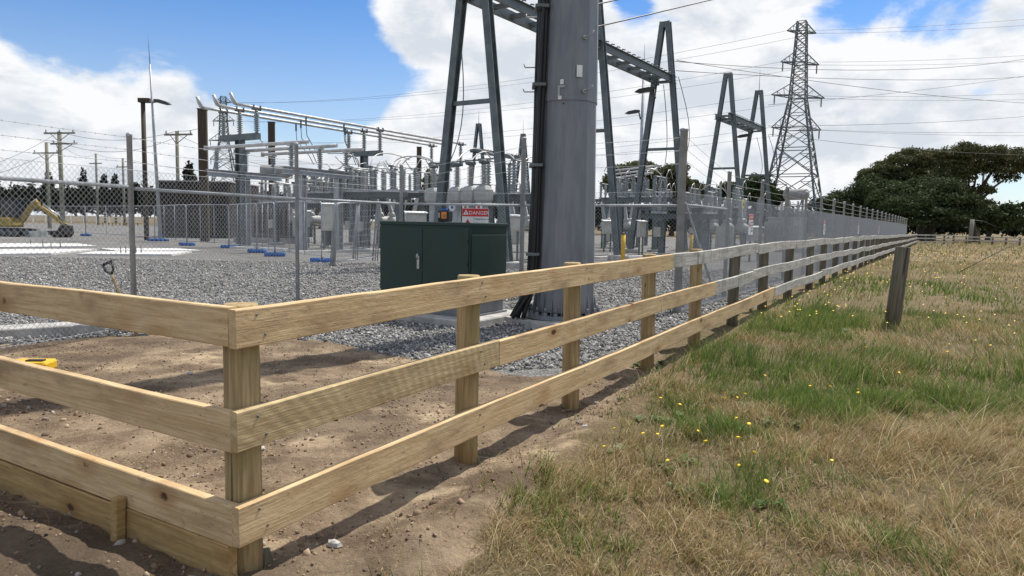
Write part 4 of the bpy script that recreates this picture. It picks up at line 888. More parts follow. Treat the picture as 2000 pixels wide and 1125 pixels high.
def breaker(p, rz, label):
    M = T(p.x, p.y, 0) @ Matrix.Rotation(rz, 4, 'Z'); t = thing('circuit_breaker', label, 'circuit breaker', M=M.copy(), group='dead tank circuit breakers')
    for e in (-.9, .9):
        for f in (-.35, .35): MB().bar((e, f, 0), (e, f, 1.1), .1, .1).build('leg', M_galvd, t, M=M)
    MB().bbox((0, 0, 1.16), (2.3, .9, .12), .02).build('frame', M_galvd, t, M=M); MB().bbox((0, -.62, 1.0), (.9, .4, 1.1), .02).build('control_cubicle', M_box, t, M=M)
    for k in (-.75, 0, .75):
        MB().lathe([(.1, -.62), (.24, -.58), (.26, -.5), (.26, .5), (.24, .58), (.1, .62)], M=M @ T(k, 0, 1.5) @ Matrix.Rotation(rad(90), 4, 'X'), n=14).build('tank', M_ctgrey, t)
        for sg in (-1, 1):
            u_ = V3((0, sg * .45, 1)).normalized(); b_ = V3((k, sg * .38, 1.68)); MB().lathe([(.17, 0), (.17, .22), (.12, .3)], n=10, M=M @ T(b_) @ u_.to_track_quat('Z', 'Y').to_matrix().to_4x4()).build('turret', M_ctgrey, t)
            place('insulator', insulator_mesh(1.05, .13, 10, M_porcl, .75), t, M @ T(b_ + u_ * .28) @ u_.to_track_quat('Z', 'Y').to_matrix().to_4x4()); q = b_ + u_ * 1.35; MB().tube([q, q + u_ * .14], .035, 6).build('terminal', M_alu, t, M=M)
    return t
for px, Y, lb in ((600, 45, 'circuit breaker behind the white-roofed junction box'), (775, 39, 'circuit breaker just left of the black case on the cabinet'), (1010, 38, 'circuit breaker between the near A-frame leg and the steel pole'), (1205, 47, 'circuit breaker right of the steel pole'), (1420, 38, 'circuit breaker seen through the first bay of the security fence')):
    breaker(aty(px, 450, Y), RZV + .1, lb)
# current transformers: porcelain heads on flared grey boxes
for i, (px, Y) in enumerate(((845, 32.6), (872, 34.5), (891, 31.4), (917, 30.6), (943, 29.8))):
    p = aty(px + 1, 430, Y); M = T(p.x, p.y, 0) @ Matrix.Rotation(RZV, 4, 'Z')
    t = thing('current_transformer', ['current transformer left of the near A-frame leg', 'current transformer just right of the near A-frame leg, set back', 'current transformer with blue phase disc', 'current transformer with cream phase disc', 'current transformer with red phase disc'][i], 'current transformer', M=M.copy(), group='current transformers with porcelain heads')
    MB().bbox((0, 0, 1.15), (.28, .28, 2.3), .02).build('column', M_galv, t, M=M); MB().box((0, 0, 2.32), (.5, .5, .05)).build('base_plate', M_galv, t, M=M)
    b = MB(); rings = [[M_ for M_ in (V3((-a, -a, z)), V3((a, -a, z)), V3((a, a, z)), V3((-a, a, z)))] for a, z in ((.22, 2.35), (.28, 2.45), (.29, 2.86), (.2, 3.0), (.13, 3.04))]
    for r1, r2 in zip(rings[:-1], rings[1:]): b.prism(r1, r2, caps=False)
    b.f += [tuple(range(len(b.v) - 4, len(b.v)))]; b.sm += [False]; b.build('tank', M_ctgrey, t, M=M)
    place('insulator', insulator_mesh(.88, .17, 12, M_porcl, .9), t, M @ T(0, 0, 3.04)); MB().lathe([(.13, 0), (.22, .03), (.24, .12), (.14, .18)], c=(0, 0, 3.92), n=12).build('head', M_galvd, t, M=M)
    MB().bar((-.3, 0, 4.12), (.45, 0, 4.12), .07, .06).build('terminal_bar', M_galvd, t, M=M)
    MB().bbox((0, -.22, 1.2), (.34, .16, .45), .01).build('terminal_box', M_box, t, M=M)
    if i > 1:
        Md = M @ T(.02, -.36, 2.14) @ Matrix.Rotation(rad(90), 4, 'X'); d = MB().lathe([(.17, 0), (.17, .02)], n=18).build('phase_disc', M_white, t, M=Md); MB().lathe([(.07, .021), (.07, .026)], n=14).build('disc_centre', [M_blue, M_digger, M_red][i - 2], d, M=Md); MB().bar((0, -.16, 2.3), (.02, -.34, 2.2), .03, .03).build('disc_bracket', M_galv, t, M=M)
# junction boxes on stands and small bus work
for px, Y, w, h, z, lb in ((595, 38, .55, .8, 1.1, 'white-roofed junction box behind the second fence post'), (640, 33, .5, 1.2, 1.0, 'tall pale junction box right of the second fence post'), (812, 27, .75, .45, 1.35, 'low junction box with white lid just left of the black case'), (1003, 27, .5, .55, 1.2, 'pale junction box right of the near A-frame leg'),
                           (1187, 40, .55, .7, 1.0, 'grey junction box just right of the steel pole'), (1253, 37, .35, .8, .9, 'slim white junction box near the fence corner post'), (1475, 32, .6, .6, .9, 'pale junction box seen through the security fence'), (470, 44, .5, .7, 2.9, 'pale junction box high beside the first T-shaped support')):
    p = aty(px, 440, Y); M = T(p.x, p.y, 0) @ Matrix.Rotation(.3, 4, 'Z'); t = thing('junction_box', lb, 'junction box', M=M.copy(), group='junction boxes on stands')
    b = MB().bbox((0, 0, z + h / 2), (w, .35, h), .015).build('body', M_box, t, M=M); MB().bbox((0, -.185, z + h / 2), (w - .08, .02, h - .1), .008).build('door', M_box, t, M=M); MB().prism([M @ V3(q) for q in ((-w / 2 - .05, -.25, z + h), (w / 2 + .05, -.25, z + h), (w / 2 + .05, .22, z + h + .06), (-w / 2 - .05, .22, z + h + .06))], [M @ V3(q) for q in ((-w / 2 - .05, -.25, z + h + .03), (w / 2 + .05, -.25, z + h + .03), (w / 2 + .05, .22, z + h + .09), (-w / 2 - .05, .22, z + h + .09))]).build('roof', M_white, t)
    for e in (-w / 2 + .08, w / 2 - .08): MB().bar((e, 0, 0), (e, 0, z), .07, .07).build('leg', M_galvd, t, M=M)
# cables arching between the apparatus
arcs = [((724, 333, 35), (742, 300, 36), (800, 312, 38)), ((757, 335, 35), (790, 306, 36), (850, 318, 33)), ((640, 300, 36), (690, 305, 36), (700, 330, 37)), ((690, 300, 36), (660, 330, 36), (640, 320, 36)), ((780, 330, 35), (806, 306, 35), (845, 314, 33)), ((890, 318, 31.4), (925, 290, 33), (960, 310, 34)), ((917, 318, 30.6), (950, 296, 33), (985, 322, 31)),
        ((943, 320, 29.8), (985, 300, 33), (1010, 320, 31)), ((1010, 325, 31), (1045, 305, 32), (1060, 330, 32)), ((655, 306, 34), (672, 322, 34), (690, 338, 37)), ((1230, 350, 42), (1275, 330, 42), (1300, 365, 42)), ((1180, 335, 42), (1198, 318, 42), (1215, 348, 42)), ((1370, 372, 43), (1395, 360, 43), (1420, 378, 43))]
for a in arcs:
    P_ = [aty(*q) for q in a]; n = 12; pts = []
    for i in range(n + 1): u = i / n; pts.append(P_[0] * (1 - u) ** 2 + (P_[1] * 2 - (P_[0] + P_[2]) * .5) * 2 * u * (1 - u) + P_[2] * u * u)
    o = MB().tube(pts, .028, 6).build('jumper_cable', M_alu); tag(o, 'thin grey conductor arching between the insulators', 'cable', 'jumper conductors arching over the apparatus')
for k in range(3):
    a = aty(1192 + k * 4, 334 + k * 7, 58 - k * 2); e = aty(1290 - k * 8, 352 - k * 1, 52 - k * 2); e.z = a.z; o = MB().tube([a, e], .075, 8).build('busbar', M_alu); tag(o, ('upper', 'middle', 'lower')[k] + ' short far busbar tube in front of the olive tree right of the pole', 'busbar', 'far busbar tubes right of the pole')
for k, px in enumerate((1222, 1262)):
    p = aty(px, 450, 54); p.z = 0; t = thing('busbar_support', ['far busbar support nearer the steel pole', 'far busbar support nearer the fence corner post'][k], 'busbar support', tuple(p)); MB().bar(p, p + Z(3.9), .25, .25).build('column', M_galvd, t); MB().bar(p - YU * 1.6 + Z(4), p + YU * 1.6 + Z(4), .2, .2).build('crossbeam', M_galvd, t)
    for e in (-1.3, 0, 1.3): insulator(p + YU * e + Z(4.1), .9, .13, 8, t)

# ------------------------------------------------------------------ A-frame gantries
def gantry(centres, label, beamz, apexz, group, spikes=()):
    t = thing('steel_gantry', label, 'gantry', (*centres[0], 0), group=group)
    for i, c in enumerate(centres):
        c = V3((c[0], c[1], 0))
        for sg in (-1, 1):
            MB().ibeam(c + YV * 1.55 * sg, c + YV * .14 * sg + Z(apexz), .26, .30, .03, up=YU).build('leg', M_galvd, t)
            MB().bbox((0, 0, .1), (.8, .8, .24), .03, M=T(c + YV * 1.55 * sg)).build('footing', M_conc, t)
        for zb in (5.55,): w = 1.55 - (1.41) * zb / apexz; MB().bar(c - YV * w + Z(zb), c + YV * w + Z(zb), .12, .14).build('brace', M_galvd, t)
        MB().bar(c - YV * .16 + Z(apexz - .15), c + YV * .16 + Z(apexz - .15), .28, .3).build('apex_plate', M_galvd, t)
        if i in spikes: MB().tube([c + Z(apexz - .1), c + Z(apexz + 1.6)], [.03, .012], 6).build('lightning_spike', M_galv, t)
    a, b = V3((*centres[0], 0)) , V3((*centres[-1], 0)); d = (b - a).normalized(); a = a - d * .9; b = b + d * .5
    nv = V3((d.y, -d.x, 0))
    for sg in (-1, 1): MB().channel(a + nv * .42 * sg + Z(beamz), b + nv * .42 * sg + Z(beamz), .12, .36, .025, side=sg).build('beam_channel', M_galvd, t)
    L = (b - a).length; n = int(L / 1.25)
    for k in range(n + 1): q = a + d * (L * k / n); MB().bar(q - nv * .41 + Z(beamz - .02), q + nv * .41 + Z(beamz - .02), .30, .10).build('batten', M_galvd, t)
    for k in range(int(L / .55)): q = a + d * (.4 + .55 * k) + nv * .48 + Z(beamz + .2); MB().tube([q - nv * .1, q + Z(.06), q + nv * .12 + Z(.02)], .03, 5).build('beam_stud', M_galvd, t)
    return t
f1 = gnd(993, 524); A1 = f1 - YV * 1.55; A1 = V3((A1.x, A1.y, 0))
A2 = aty(1283, 497, 38.2); A2.z = 0
Am = A1.lerp(A2, .51)
gantry([(p.x, p.y) for p in (A1, Am, A2)], 'tall grey steel gantry of A-frames passing behind the big steel pole', 9.15, 12.1, None, ())
A3 = aty(1407, 480, 49.8); A4 = aty(1468, 475, 55.8)
gantry([(p.x, p.y) for p in (A3, A4)], 'steel gantry of two A-frames in front of the lattice tower', 9.0, 12.0, None, (1,))
A5 = aty(932, 450, 77); A6 = aty(1018, 450, 85)
gantry([(p.x, p.y) for p in (A5, A6)], 'small distant A-frame gantry seen between the near A-frame and the steel pole', 9.1, 12.0, None, (0, 1))
# hanging down-leads at the gantries
for k, (a, b_) in enumerate(((((1296, 165, 38)), (1277, 385, 40)), ((1325, 150, 38), (1305, 350, 41)), ((1478, 268, 55), (1478, 350, 55)), ((1500, 262, 55.5), (1480, 352, 55)), ((892, 6, 24.5), (872, 330, 30)))):
    P_, Q_ = aty(*a), aty(*b_); n = 10; pts = [P_.lerp(Q_, i / n) + V3((.9 * math.sin(math.pi * i / n) * (1 if k % 2 else .5), 0, -.6 * math.sin(math.pi * i / n))) for i in range(n + 1)]
    o = MB().tube(pts, .02, 5).build('down_lead', M_galvd); tag(o, ('down lead inside the rear A-frame of the big gantry', 'down lead right of the rear A-frame of the big gantry', 'down lead under the beam of the small gantry', 'down lead right of the small gantry leg', 'down lead beside the left leg of the nearest A-frame')[k], 'cable', 'down leads under the gantry beams')

# ------------------------------------------------------------------ lamps and masts
def flood_head(p, d, parent):
    d = V3(d).normalized(); M = frame(p, d); return MB().extrude([(0, -.05), (.22, -.09), (.75, -.10), (1.02, .0), (.8, .10), (.3, .13), (0, .07)], -.17, .17, M=Matrix.Identity(4)).build('lamp_head', M_lamp, parent, M=M @ Matrix.Rotation(.10, 4, 'Y'))
p0 = aty(285, 410, 45); p0.z = 0; t = thing('timber_pole', 'slim dark timber pole with a box on top beside the thin mast', 'pole', tuple(p0)); zt = aty(277, 200, 45).z
MB().lathe([(.15, 0), (.13, zt)], n=10).build('timber', M_brown, t, M=T(p0)); MB().bbox((.12, 0, zt + .12), (.72, .4, .26), .02).build('top_box', M_brown, t, M=T(p0))
p1 = aty(312, 410, 44); p1.z = 0; t = thing('lightning_mast', 'thin grey mast with a needle top and a floodlight beside the timber pole', 'mast', tuple(p1)); q = aty(283, 125, 44); lean = V3((q.x - p1.x, 0, 0)) * .55
MB().tube([p1, p1 + lean * .6 + Z(q.z * .6), p1 + lean + Z(q.z)], [.12, .085, .05], 10).build('mast_tube', M_galv, t); MB().tube([p1 + lean + Z(q.z), p1 + lean * 1.2 + Z(q.z + 1.8)], [.025, .008], 5).build('needle', M_galvd, t)
la = p1 + lean * .8 + Z(8.4); MB().tube([la, la + V3((.35, -.1, .02))], .05, 6).build('lamp_bracket', M_lamp, t); flood_head(la + V3((.2, -.06, .1)), (1, -.1, -.12), t)
p2 = aty(1247, 445, 50); p2.z = 0; t = thing('lamp_post', 'slim grey lamp post with a black floodlight behind the middle A-frame', 'lamp post', tuple(p2)); zt = aty(1258, 150, 50).z
MB().tube([p2, p2 + Z(zt)], [.16, .09], 10).build('mast_tube', M_galv, t); MB().tube([p2 + Z(zt), p2 + Z(zt + 2.2)], [.03, .012], 5).build('needle', M_galvd, t); la = p2 + Z(9.3); MB().tube([la - Z(.5) - V3((.12, 0, 0)), la - V3((.25, 0, .0))], .05, 6).build('lamp_bracket', M_lamp, t); flood_head(la - V3((.2, 0, -.05)), (-1, 0, -.05), t)
for c, px, py, Y, lb in ((A2, 1278, 174, 38, 'black floodlight bracketed to the far leg of the big gantry'), (A4, 1464, 264, 55.6, 'black floodlight bracketed to the small gantry before the lattice tower')):
    p = aty(px, py, Y); t = thing('floodlight', lb, 'floodlight', tuple(p)); MB().tube([p + V3((.1, 0, -.45)), p + V3((0, 0, -.4)), p], .05, 6).build('lamp_bracket', M_lamp, t); flood_head(p, (-1, .1, -.04), t)
# ------------------------------------------------------------------ lattice towers
def lattice(p, rz, s, label, fine=True):
    M = T(p) @ Matrix.Rotation(rz, 4, 'Z') @ Matrix.Scale(s, 4); t = thing('lattice_tower', label, 'pylon', M=T(p) @ Matrix.Rotation(rz, 4, 'Z'))
    def hw(z): return np.interp(z, [0, 20.8, 32.6], [4.6, 1.15, .62])
    cs = [(-1, -1), (1, -1), (1, 1), (-1, 1)]; w = .165
    def pt(c, z): h = float(hw(z)); return V3((c[0] * h, c[1] * h, z))
    for c in cs: MB().bar(pt(c, 0), pt(c, 20.8), w * 1.35, w * 1.35).build('leg', M_galvd, t, M=M); MB().bar(pt(c, 20.8), pt(c, 32.4), w, w).build('leg', M_galvd, t, M=M)
    b = MB(); lv = [0, 5.0, 9.6, 13.6, 16.6, 18.8, 20.8, 22.2, 23.6, 24.9, 26.2, 27.5, 28.8, 30.1, 31.3, 32.4]
    for k, (z0, z1) in enumerate(zip(lv[:-1], lv[1:])):
        for i in range(4):
            a, c = cs[i], cs[(i + 1) % 4]; A, B_, Cc, D = pt(a, z0), pt(c, z0), pt(a, z1), pt(c, z1); ww = .09 if z1 > 14 else .125
            b.bar(A, D, ww, ww); b.bar(B_, Cc, ww, ww); b.bar(Cc, D, ww, ww)
            if z1 < 17:
                m1 = (A + D + B_ + Cc) / 4
                for e, f in ((A, Cc), (B_, D)):
                    b.bar(e.lerp(f, .5), e.lerp(m1, .5), .09, .09); b.bar(e.lerp(f, .5), f.lerp(m1, .5), .09, .09); b.bar(e.lerp(f, .25), e.lerp(m1, .5), .08, .08); b.bar(e.lerp(f, .75), f.lerp(m1, .5), .08, .08)
    o = b.build('lattice_bracing', M_galvd, t, M=M); o['kind'] = 'stuff'
    dgl = 1 / math.sqrt(2); tips = []
    for z, L, hgt in ((30.9, 2.5, 1.3), (26.3, 3.3, 1.5), (21.4, 4.6, 1.8), (16.6, 4.3, 1.9)):
        for sg in (-1, 1):
            tip = V3((sg * L * dgl, -sg * L * dgl, z)); h = float(hw(z)); h2 = float(hw(z + hgt)); m = MB(); c1, c2 = ((1, -1), (1, 1)) if sg > 0 else ((-1, 1), (-1, -1)); c3 = (1, 1); 
            base = [V3((sg * h, -sg * h, z))] + [V3((h, h, z)), V3((-h, -h, z))]; topp = V3((sg * h2, -sg * h2, z + hgt))
            m.bar(topp, tip, .12, .12)
            for q in base[1:]:
                m.bar(q, tip, .12, .12)
                for f in (.35, .7): m.bar(q.lerp(tip, f), topp.lerp(tip, f), .07, .07)
            m.bar(base[0], tip, .12, .12); o = m.build('cross_arm', M_galvd, t, M=M); o['kind'] = 'stuff'; tips.append(M @ tip)
            if z < 30:
                place('insulator', insulator_mesh(1.3, .13, 10, M_galvd), t, M @ T(tip.lerp(base[0], .18) - Z(1.35)))
    return t, tips
TP = V3((aty(1546, 430, 110).x, 110, 0)); tower, tips = lattice(TP, rad(45 + 14), 1.0, 'tall steel lattice pylon beyond the security fence on the right')
TL = V3((aty(440, 430, 178).x, 178, 0)); tower2, tips2 = lattice(TL, rad(30), .96, 'small distant lattice pylon behind the first T-shaped support')
def wire(a, b, sag, r, label, group, m=None, n=16):
    pts = [a.lerp(b, i / n) - Z(4 * sag * (i / n) * (1 - i / n)) for i in range(n + 1)]; o = MB().tube(pts, r, 4).build('overhead_conductor', m or M_wired); return tag(o, label, 'power line', group)
for i, tp in enumerate(tips):
    src = tips2[i] if tips2[i].x < 0 else tips2[i]
    lev = ('topmost', 'second highest', 'third highest', 'lowest')[i // 2]; wire(tp, src, 3.0, .021, lev + ' conductor between the two lattice pylons, from the ' + ('right' if i % 2 else 'left') + ' arm of the large one', 'conductors between the lattice pylons')
    dst = tp + V3((62 + 3 * (i % 2), -14, 3.0 - .9 * (i // 2))); wire(tp, dst, 1.2, .020, lev + ' conductor leaving the ' + ('right' if i % 2 else 'left') + ' arm of the large pylon towards the right', 'conductors right of the large pylon')
for i, (a, b_, sg) in enumerate((((1318, 120, 38), (1960, 106, 60), .9), ((1320, 138, 38), (1960, 144, 62), .5), ((1322, 118, 38.4), (1965, 192, 60), .4), ((1500, 246, 56), (1965, 226, 70), .3), ((1502, 262, 56), (1965, 296, 72), .4), ((1500, 205, 56), (1965, 150, 80), .3))):
    wire(aty(*a), aty(*a) + (aty(*b_) - aty(*a)) * 1.3, sg, .016, ('conductor rising slightly rightwards from the top of the big gantry', 'level conductor running right from the big gantry', 'conductor sinking rightwards from the big gantry', 'upper conductor running right from the small gantry beam', 'lower conductor running right from the small gantry beam', 'conductor from the spike of the small gantry to the right')[i], 'conductors right of the gantries')
for a, b_ in (((1150, 56, 10.6), (1400, -3, 14)), ((1150, 12, 10.6), (1300, -22, 13))): wire(aty(*a), aty(*b_), .0, .011, 'conductor slanting up from behind the big steel pole' + (', lower one' if a[1] > 40 else ', upper one'), 'conductors beside the steel pole')
# ------------------------------------------------------------------ utility poles on the left
def crossarm_pole(px, ytop, Y, arms, label, r=.16, braces=True, mt=None, base_px=None):
    p = aty(base_px or px + 4, 415, Y); p.z = 0; zt = aty(px, ytop, Y).z; t = thing('utility_pole', label, 'utility pole', tuple(p), group='timber power poles'); MB().lathe([(r * 1.15, 0), (r, zt)], n=10).build('timber', mt or M_pole_wood, t, M=T(p))
    for dz, L, off, ins in arms:
        c = p + Z(zt - dz); a, b = c + V3((-L / 2 + off, -.15, .0)), c + V3((L / 2 + off, -.15, .08)); MB().bar(a, b, .13, .15).build('crossarm', M_pole_wood, t)
        if braces:
            for sg in (-1, 1): MB().bar(c + V3((sg * L * .3 + off, -.15, -.02)), c + V3((0, -.12, -.75)), .05, .05).build('arm_brace', M_galvd, t)
        for k in range(ins): q = a.lerp(b, (k + .15) / (ins - .7)); place('insulator', insulator_mesh(.28, .08, 3, M_porc), t, T(q + Z(.06)))
    return p + Z(zt)
u1 = crossarm_pole(113, 257, 70, ((.2, 3.0, .1, 3), (1.2, 2.6, .5, 2)), 'nearest timber power pole with two crossarms above the excavator', .19, base_px=122)
u2 = crossarm_pole(91, 278, 78, ((1.2, 2.8, .0, 3),), 'timber power pole with a low crossarm left of the two-arm pole', .16, base_px=96)
u3 = crossarm_pole(345, 256, 62, ((.35, 2.4, .2, 3),), 'timber power pole with one crossarm right of the thin mast', .14, base_px=349)
u4 = crossarm_pole(187, 300, 115, ((1.6, 2, 0, 0),), 'distant timber pole left of the white rails', .16, False)
u5 = crossarm_pole(239, 309, 112, ((1.4, 2.0, 0, 2),), 'distant timber pole with short crossarm left of the first fence post', .16, False)
wl_ = ('upper wire from the nearest timber pole past the mast to the pole right of it', 'lower wire from the nearest timber pole past the mast to the pole right of it', 'wire from the nearest timber pole to the left edge', 'short wire joining the two nearest timber poles', 'short wire from the pole right of the mast to the dark square post', 'wire sinking from the nearest timber pole to the distant pole',
       'wire from the low-crossarm pole to the left edge', 'wire between the two distant timber poles', 'wire running from the pole right of the mast behind the busbars', 'wire running from the farthest timber pole behind the brown wall'); wn = 0
for a, b_, sg in ((u1, u3, .8), (u1 - Z(1), u3 - Z(.5), 1.1), (u1, aty(-40, 330, 60), .3), (u2, u1 - Z(1), .1), (u3, aty(391, 250, 60), .1), (u1 - Z(1.2), u4, .8), (u2 - Z(1.2), aty(-40, 350, 75), .2), (u4, u5, .3), (u3 - Z(.3), aty(620, 330, 90), 1.0), (u5, aty(560, 335, 110), 1.0)):
    wn += 1; wire(a, b_, sg, .018, wl_[wn - 1], 'wires between the timber poles', n=10)
p = aty(1895, 468, 92); p.z = 0; t = thing('stub_pole', 'pale timber stub pole in front of the big trees', 'pole', tuple(p)); MB().lathe([(.26, 0), (.23, 3.1)], n=10).build('timber', M_pole_wood, t, M=T(p) @ Matrix.Rotation(.03, 4, 'Y')); MB().tube([p + Z(3), p + V3((1.5, 0, 2.9)), p + V3((3.2, 0, 2.2))], .03, 5).build('wire_end', M_wired, t)
p = aty(1914, 430, 125); p.z = 0; t = thing('utility_pole', 'power pole whose top shows above the big tree', 'utility pole', tuple(p)); zt = aty(1914, 284, 125).z; MB().lathe([(.2, 0), (.16, zt)], n=8).build('timber', M_pole_wood, t, M=T(p)); MB().bar(p + V3((-1.3, 0, zt - 1)), p + V3((1.3, 0, zt - .9)), .13, .15).build('crossarm', M_pole_wood, t)
# ------------------------------------------------------------------ temporary fence panels on blue feet
feet = [gnd(*q) for q in ((-20, 452), (168, 461), (303, 471), (365, 480), (448, 485), (502, 494), (537, 501), (629, 513))]
tf_lab = ['temporary mesh fence panel behind the excavator', 'temporary mesh fence panel left of the first fence post', 'temporary mesh fence panel in front of the brown wall, left bay', 'temporary mesh fence panel in front of the brown wall, right bay', 'temporary mesh fence panel in front of the first T-shaped support', 'short temporary mesh fence panel right of the first T-shaped support', 'temporary mesh fence panel nearest the stacked panel']
def temp_panel(p, q, label, lift=.1, tilt=None):
    d = q - p; L = d.length - .08; M = frame(p + d.normalized() * .04 + Z(lift), d) if tilt is None else tilt; L = L if tilt is None else 2.2; H = 2.05; t = thing('temporary_fence_panel', label, 'fence panel', M=M.copy(), group='temporary fence panels'); r = .021; c = .14
    MB().tube([(0, 0, 0), (0, 0, H - c), (c * .3, 0, H - c * .3), (c, 0, H), (L - c, 0, H), (L - c * .3, 0, H - c * .3), (L, 0, H - c), (L, 0, 0)], r, 8).build('frame', M_galv, t, M=M)
    for k in (1, 2) if L > 2.6 else (1,): MB().tube([(L * k / (3 if L > 2.6 else 2), 0, .1), (L * k / (3 if L > 2.6 else 2), 0, H)], .016, 6).build('stile', M_galv, t, M=M)
    MB().tube([(0, 0, .15), (L, 0, .15)], .016, 6).build('bottom_rail', M_galv, t, M=M)
    b = MB(); n = int(L / .16)
    for k in range(1, n): b.bar((L * k / n, 0, .1), (L * k / n, 0, H), .004, .004)
    for k in range(1, 9): b.bar((0, .004, .1 + k * .21), (L, .004, .1 + k * .21), .004, .004)
    o = b.build('wire_mesh', M_wire, t, M=M); o['kind'] = 'stuff'; return t
for i, (p, q) in enumerate(zip(feet[:-1], feet[1:])):
    if i == 6:
        q = p + (q - p) * 1.0
    temp_panel(p, q, tf_lab[i])
MBf = MB().bbox((-.2, 0, .075), (.30, .26, .14), .04).bbox((.2, 0, .075), (.30, .26, .14), .04).bbox((0, 0, .06), (.14, .20, .10), .03)
fm = MBf.mesh('ballast_block', M_blue); hol = MB().lathe([(.035, .10), (.035, .17)], n=8).mesh('foot_socket', M_black)
ft_lab = [None, 'blue fence foot in front of the white rails', 'blue fence foot left of the brown wall base', 'blue fence foot in front of the brown wall', 'blue fence foot before the first T-shaped support', 'blue fence foot of the close pair, farther one', 'blue fence foot of the close pair, nearer one', 'blue fence foot beside the leaning panel']
for i, p in enumerate(feet):
    if i == 0: continue
    M = T(p) @ Matrix.Rotation([.1, -.15, .2, 0, .1, -.1, .05, .12][i], 4, 'Z') @ Matrix.Diagonal((1.15, 1, 1.15, 1)); o = place('ballast_block', fm, None, M); tag(o, ft_lab[i], 'fence foot', 'blue temporary fence feet'); place('foot_socket', hol, o, M)
p = gnd(318, 471); o = place('ballast_block', fm, None, T(p) @ Matrix.Rotation(.6, 4, 'Z')); tag(o, 'second blue fence foot lying at the left of the brown wall', 'fence foot', 'blue temporary fence feet'); place('foot_socket', hol, o, T(p))
p = gnd(645, 520); temp_panel(None or p, p + V3((1, 0, 0)), 'temporary mesh panel leaning beside the last blue foot', tilt=frame(p, (.42, .85, .05), (.16, 0, 1)))
for k in range(3): temp_panel(p, p + V3((1, 0, 0)), ('first', 'second', 'rearmost')[k] + ' mesh panel stacked behind the leaning temporary panel', tilt=frame(p + V3((.05 + .05 * k, .02, 0)), (.40 + .02 * k, .85, .04), (.14 - .02 * k, 0, 1)))
# ------------------------------------------------------------------ excavator
Mx = T(aty(27, 462, 48).x, 48, 0) @ Matrix.Rotation(-.1, 4, 'Z'); ex = thing('mini_excavator', 'small worn yellow excavator with its bucket resting on the gravel', 'excavator', M=Mx.copy())
def X(b, n, m, par=None): return b.build(n, m, par or ex, M=Mx)
def oval(x0, x1, z0, z1, n=6):
    r = (z1 - z0) / 2; zc = (z0 + z1) / 2; return [(x0 + r - r * math.sin(math.pi * k / n), zc - r * math.cos(math.pi * k / n)) for k in range(n + 1)] + [(x1 - r + r * math.sin(math.pi * k / n), zc + r * math.cos(math.pi * k / n)) for k in range(n + 1)]
for y in (-.75, .75):
    tr = X(MB().extrude(oval(-1.25, 1.25, 0, .52)[::-1], y - .17, y + .17), 'track', M_black)
    for xx in (-.95, -.5, 0, .5, .95): X(MB().lathe([(.17, -.19), (.17, .19)], c=(0, 0, 0), M=T(xx, y, .26) @ Matrix.Rotation(rad(90), 4, 'X'), n=12), 'roller', M_galvd, tr)
X(MB().bbox((0, 0, .42), (1.4, 1.2, .3), .04), 'undercarriage', M_black); X(MB().extrude([(1.55, .05), (1.75, .0), (1.62, .40), (1.5, .40)], -.9, .9), 'dozer_blade', M_galvd)
X(MB().bbox((-.55, 0, .95), (1.6, 1.5, .65), .12), 'house', M_digger); cb = X(MB().bbox((-.15, .25, 1.85), (1.05, .9, 1.2), .06), 'cab_glass', M_glass); X(MB().bbox((-.15, .25, 2.49), (1.2, 1.0, .1), .03), 'cab_roof', M_black)
for sx in (-.7, .38):
    for sy in (-.22, .72): X(MB().bar((sx, sy, 1.25), (sx, sy, 2.45), .08, .08), 'cab_pillar', M_black)
bm = [(.55, 1.05), (.75, .95), (1.35, 1.75), (1.95, 2.08), (1.95, 2.32), (1.65, 2.38), (1.1, 1.95)]
X(MB().extrude(bm, -.13, .13), 'boom', M_digger); X(MB().extrude([(1.75, 2.52), (1.95, 2.05), (2.15, 2.05), (3.85, .92), (3.80, .74), (3.55, .84), (1.9, 1.96)][::-1], -.10, .10), 'dipper_arm', M_digger)
X(MB().tube([(.9, 0, 1.2), (1.45, 0, 2.0)], .06, 8), 'boom_cylinder', M_steel); X(MB().tube([(1.2, 0, 2.15), (1.72, 0, 2.50)], .055, 8), 'arm_cylinder', M_steel); X(MB().tube([(2.2, 0, 2.2), (3.3, 0, 1.42)], .05, 8), 'bucket_cylinder', M_steel); X(MB().bar((3.3, 0, 1.4), (3.95, 0, .75), .12, .08), 'bucket_link', M_black)
X(MB().extrude([(3.98, .78), (3.70, .82), (3.45, .45), (2.75, .42), (2.85, .18), (3.2, .02), (3.8, 0), (4.05, .25)][::-1], -.42, .42), 'bucket', M_black)
# ------------------------------------------------------------------ concrete pads, markers, kerbs
def slab(px, h, label, bolts=()):
    P_ = [gnd(*q) for q in px]; t = thing('concrete_pad', label, 'concrete pad', tuple(sum(P_, V3((0, 0, 0))) / len(P_)), group='new concrete pads on the gravel'); b = MB().prism([p - Z(.05) for p in P_], [p + Z(h) for p in P_]); b.build('slab', M_concw, t)
    for q in bolts: p = gnd(*q); MB().tube([p + Z(h), p + Z(h + .28)], .022, 6).build('anchor_bolt', M_galvd, t)
slab(((-60, 486), (190, 483), (152, 478), (-60, 478)), .07, 'pale concrete pad nearest the excavator'); slab(((-60, 500), (100, 498), (190, 489), (-60, 490)), .07, 'pale concrete pad at the left in front of the other slabs', ((84, 484), (100, 486), (118, 486), (60, 480)))
slab(((230, 493), (395, 492), (345, 487), (195, 488)), .07, 'pale concrete pad right of the first fence post, rear one'); slab(((150, 499), (335, 500), (375, 494), (185, 494)), .07, 'pale concrete pad crossing behind the first fence post', [(236 + 10 * k, 497) for k in range(5)])
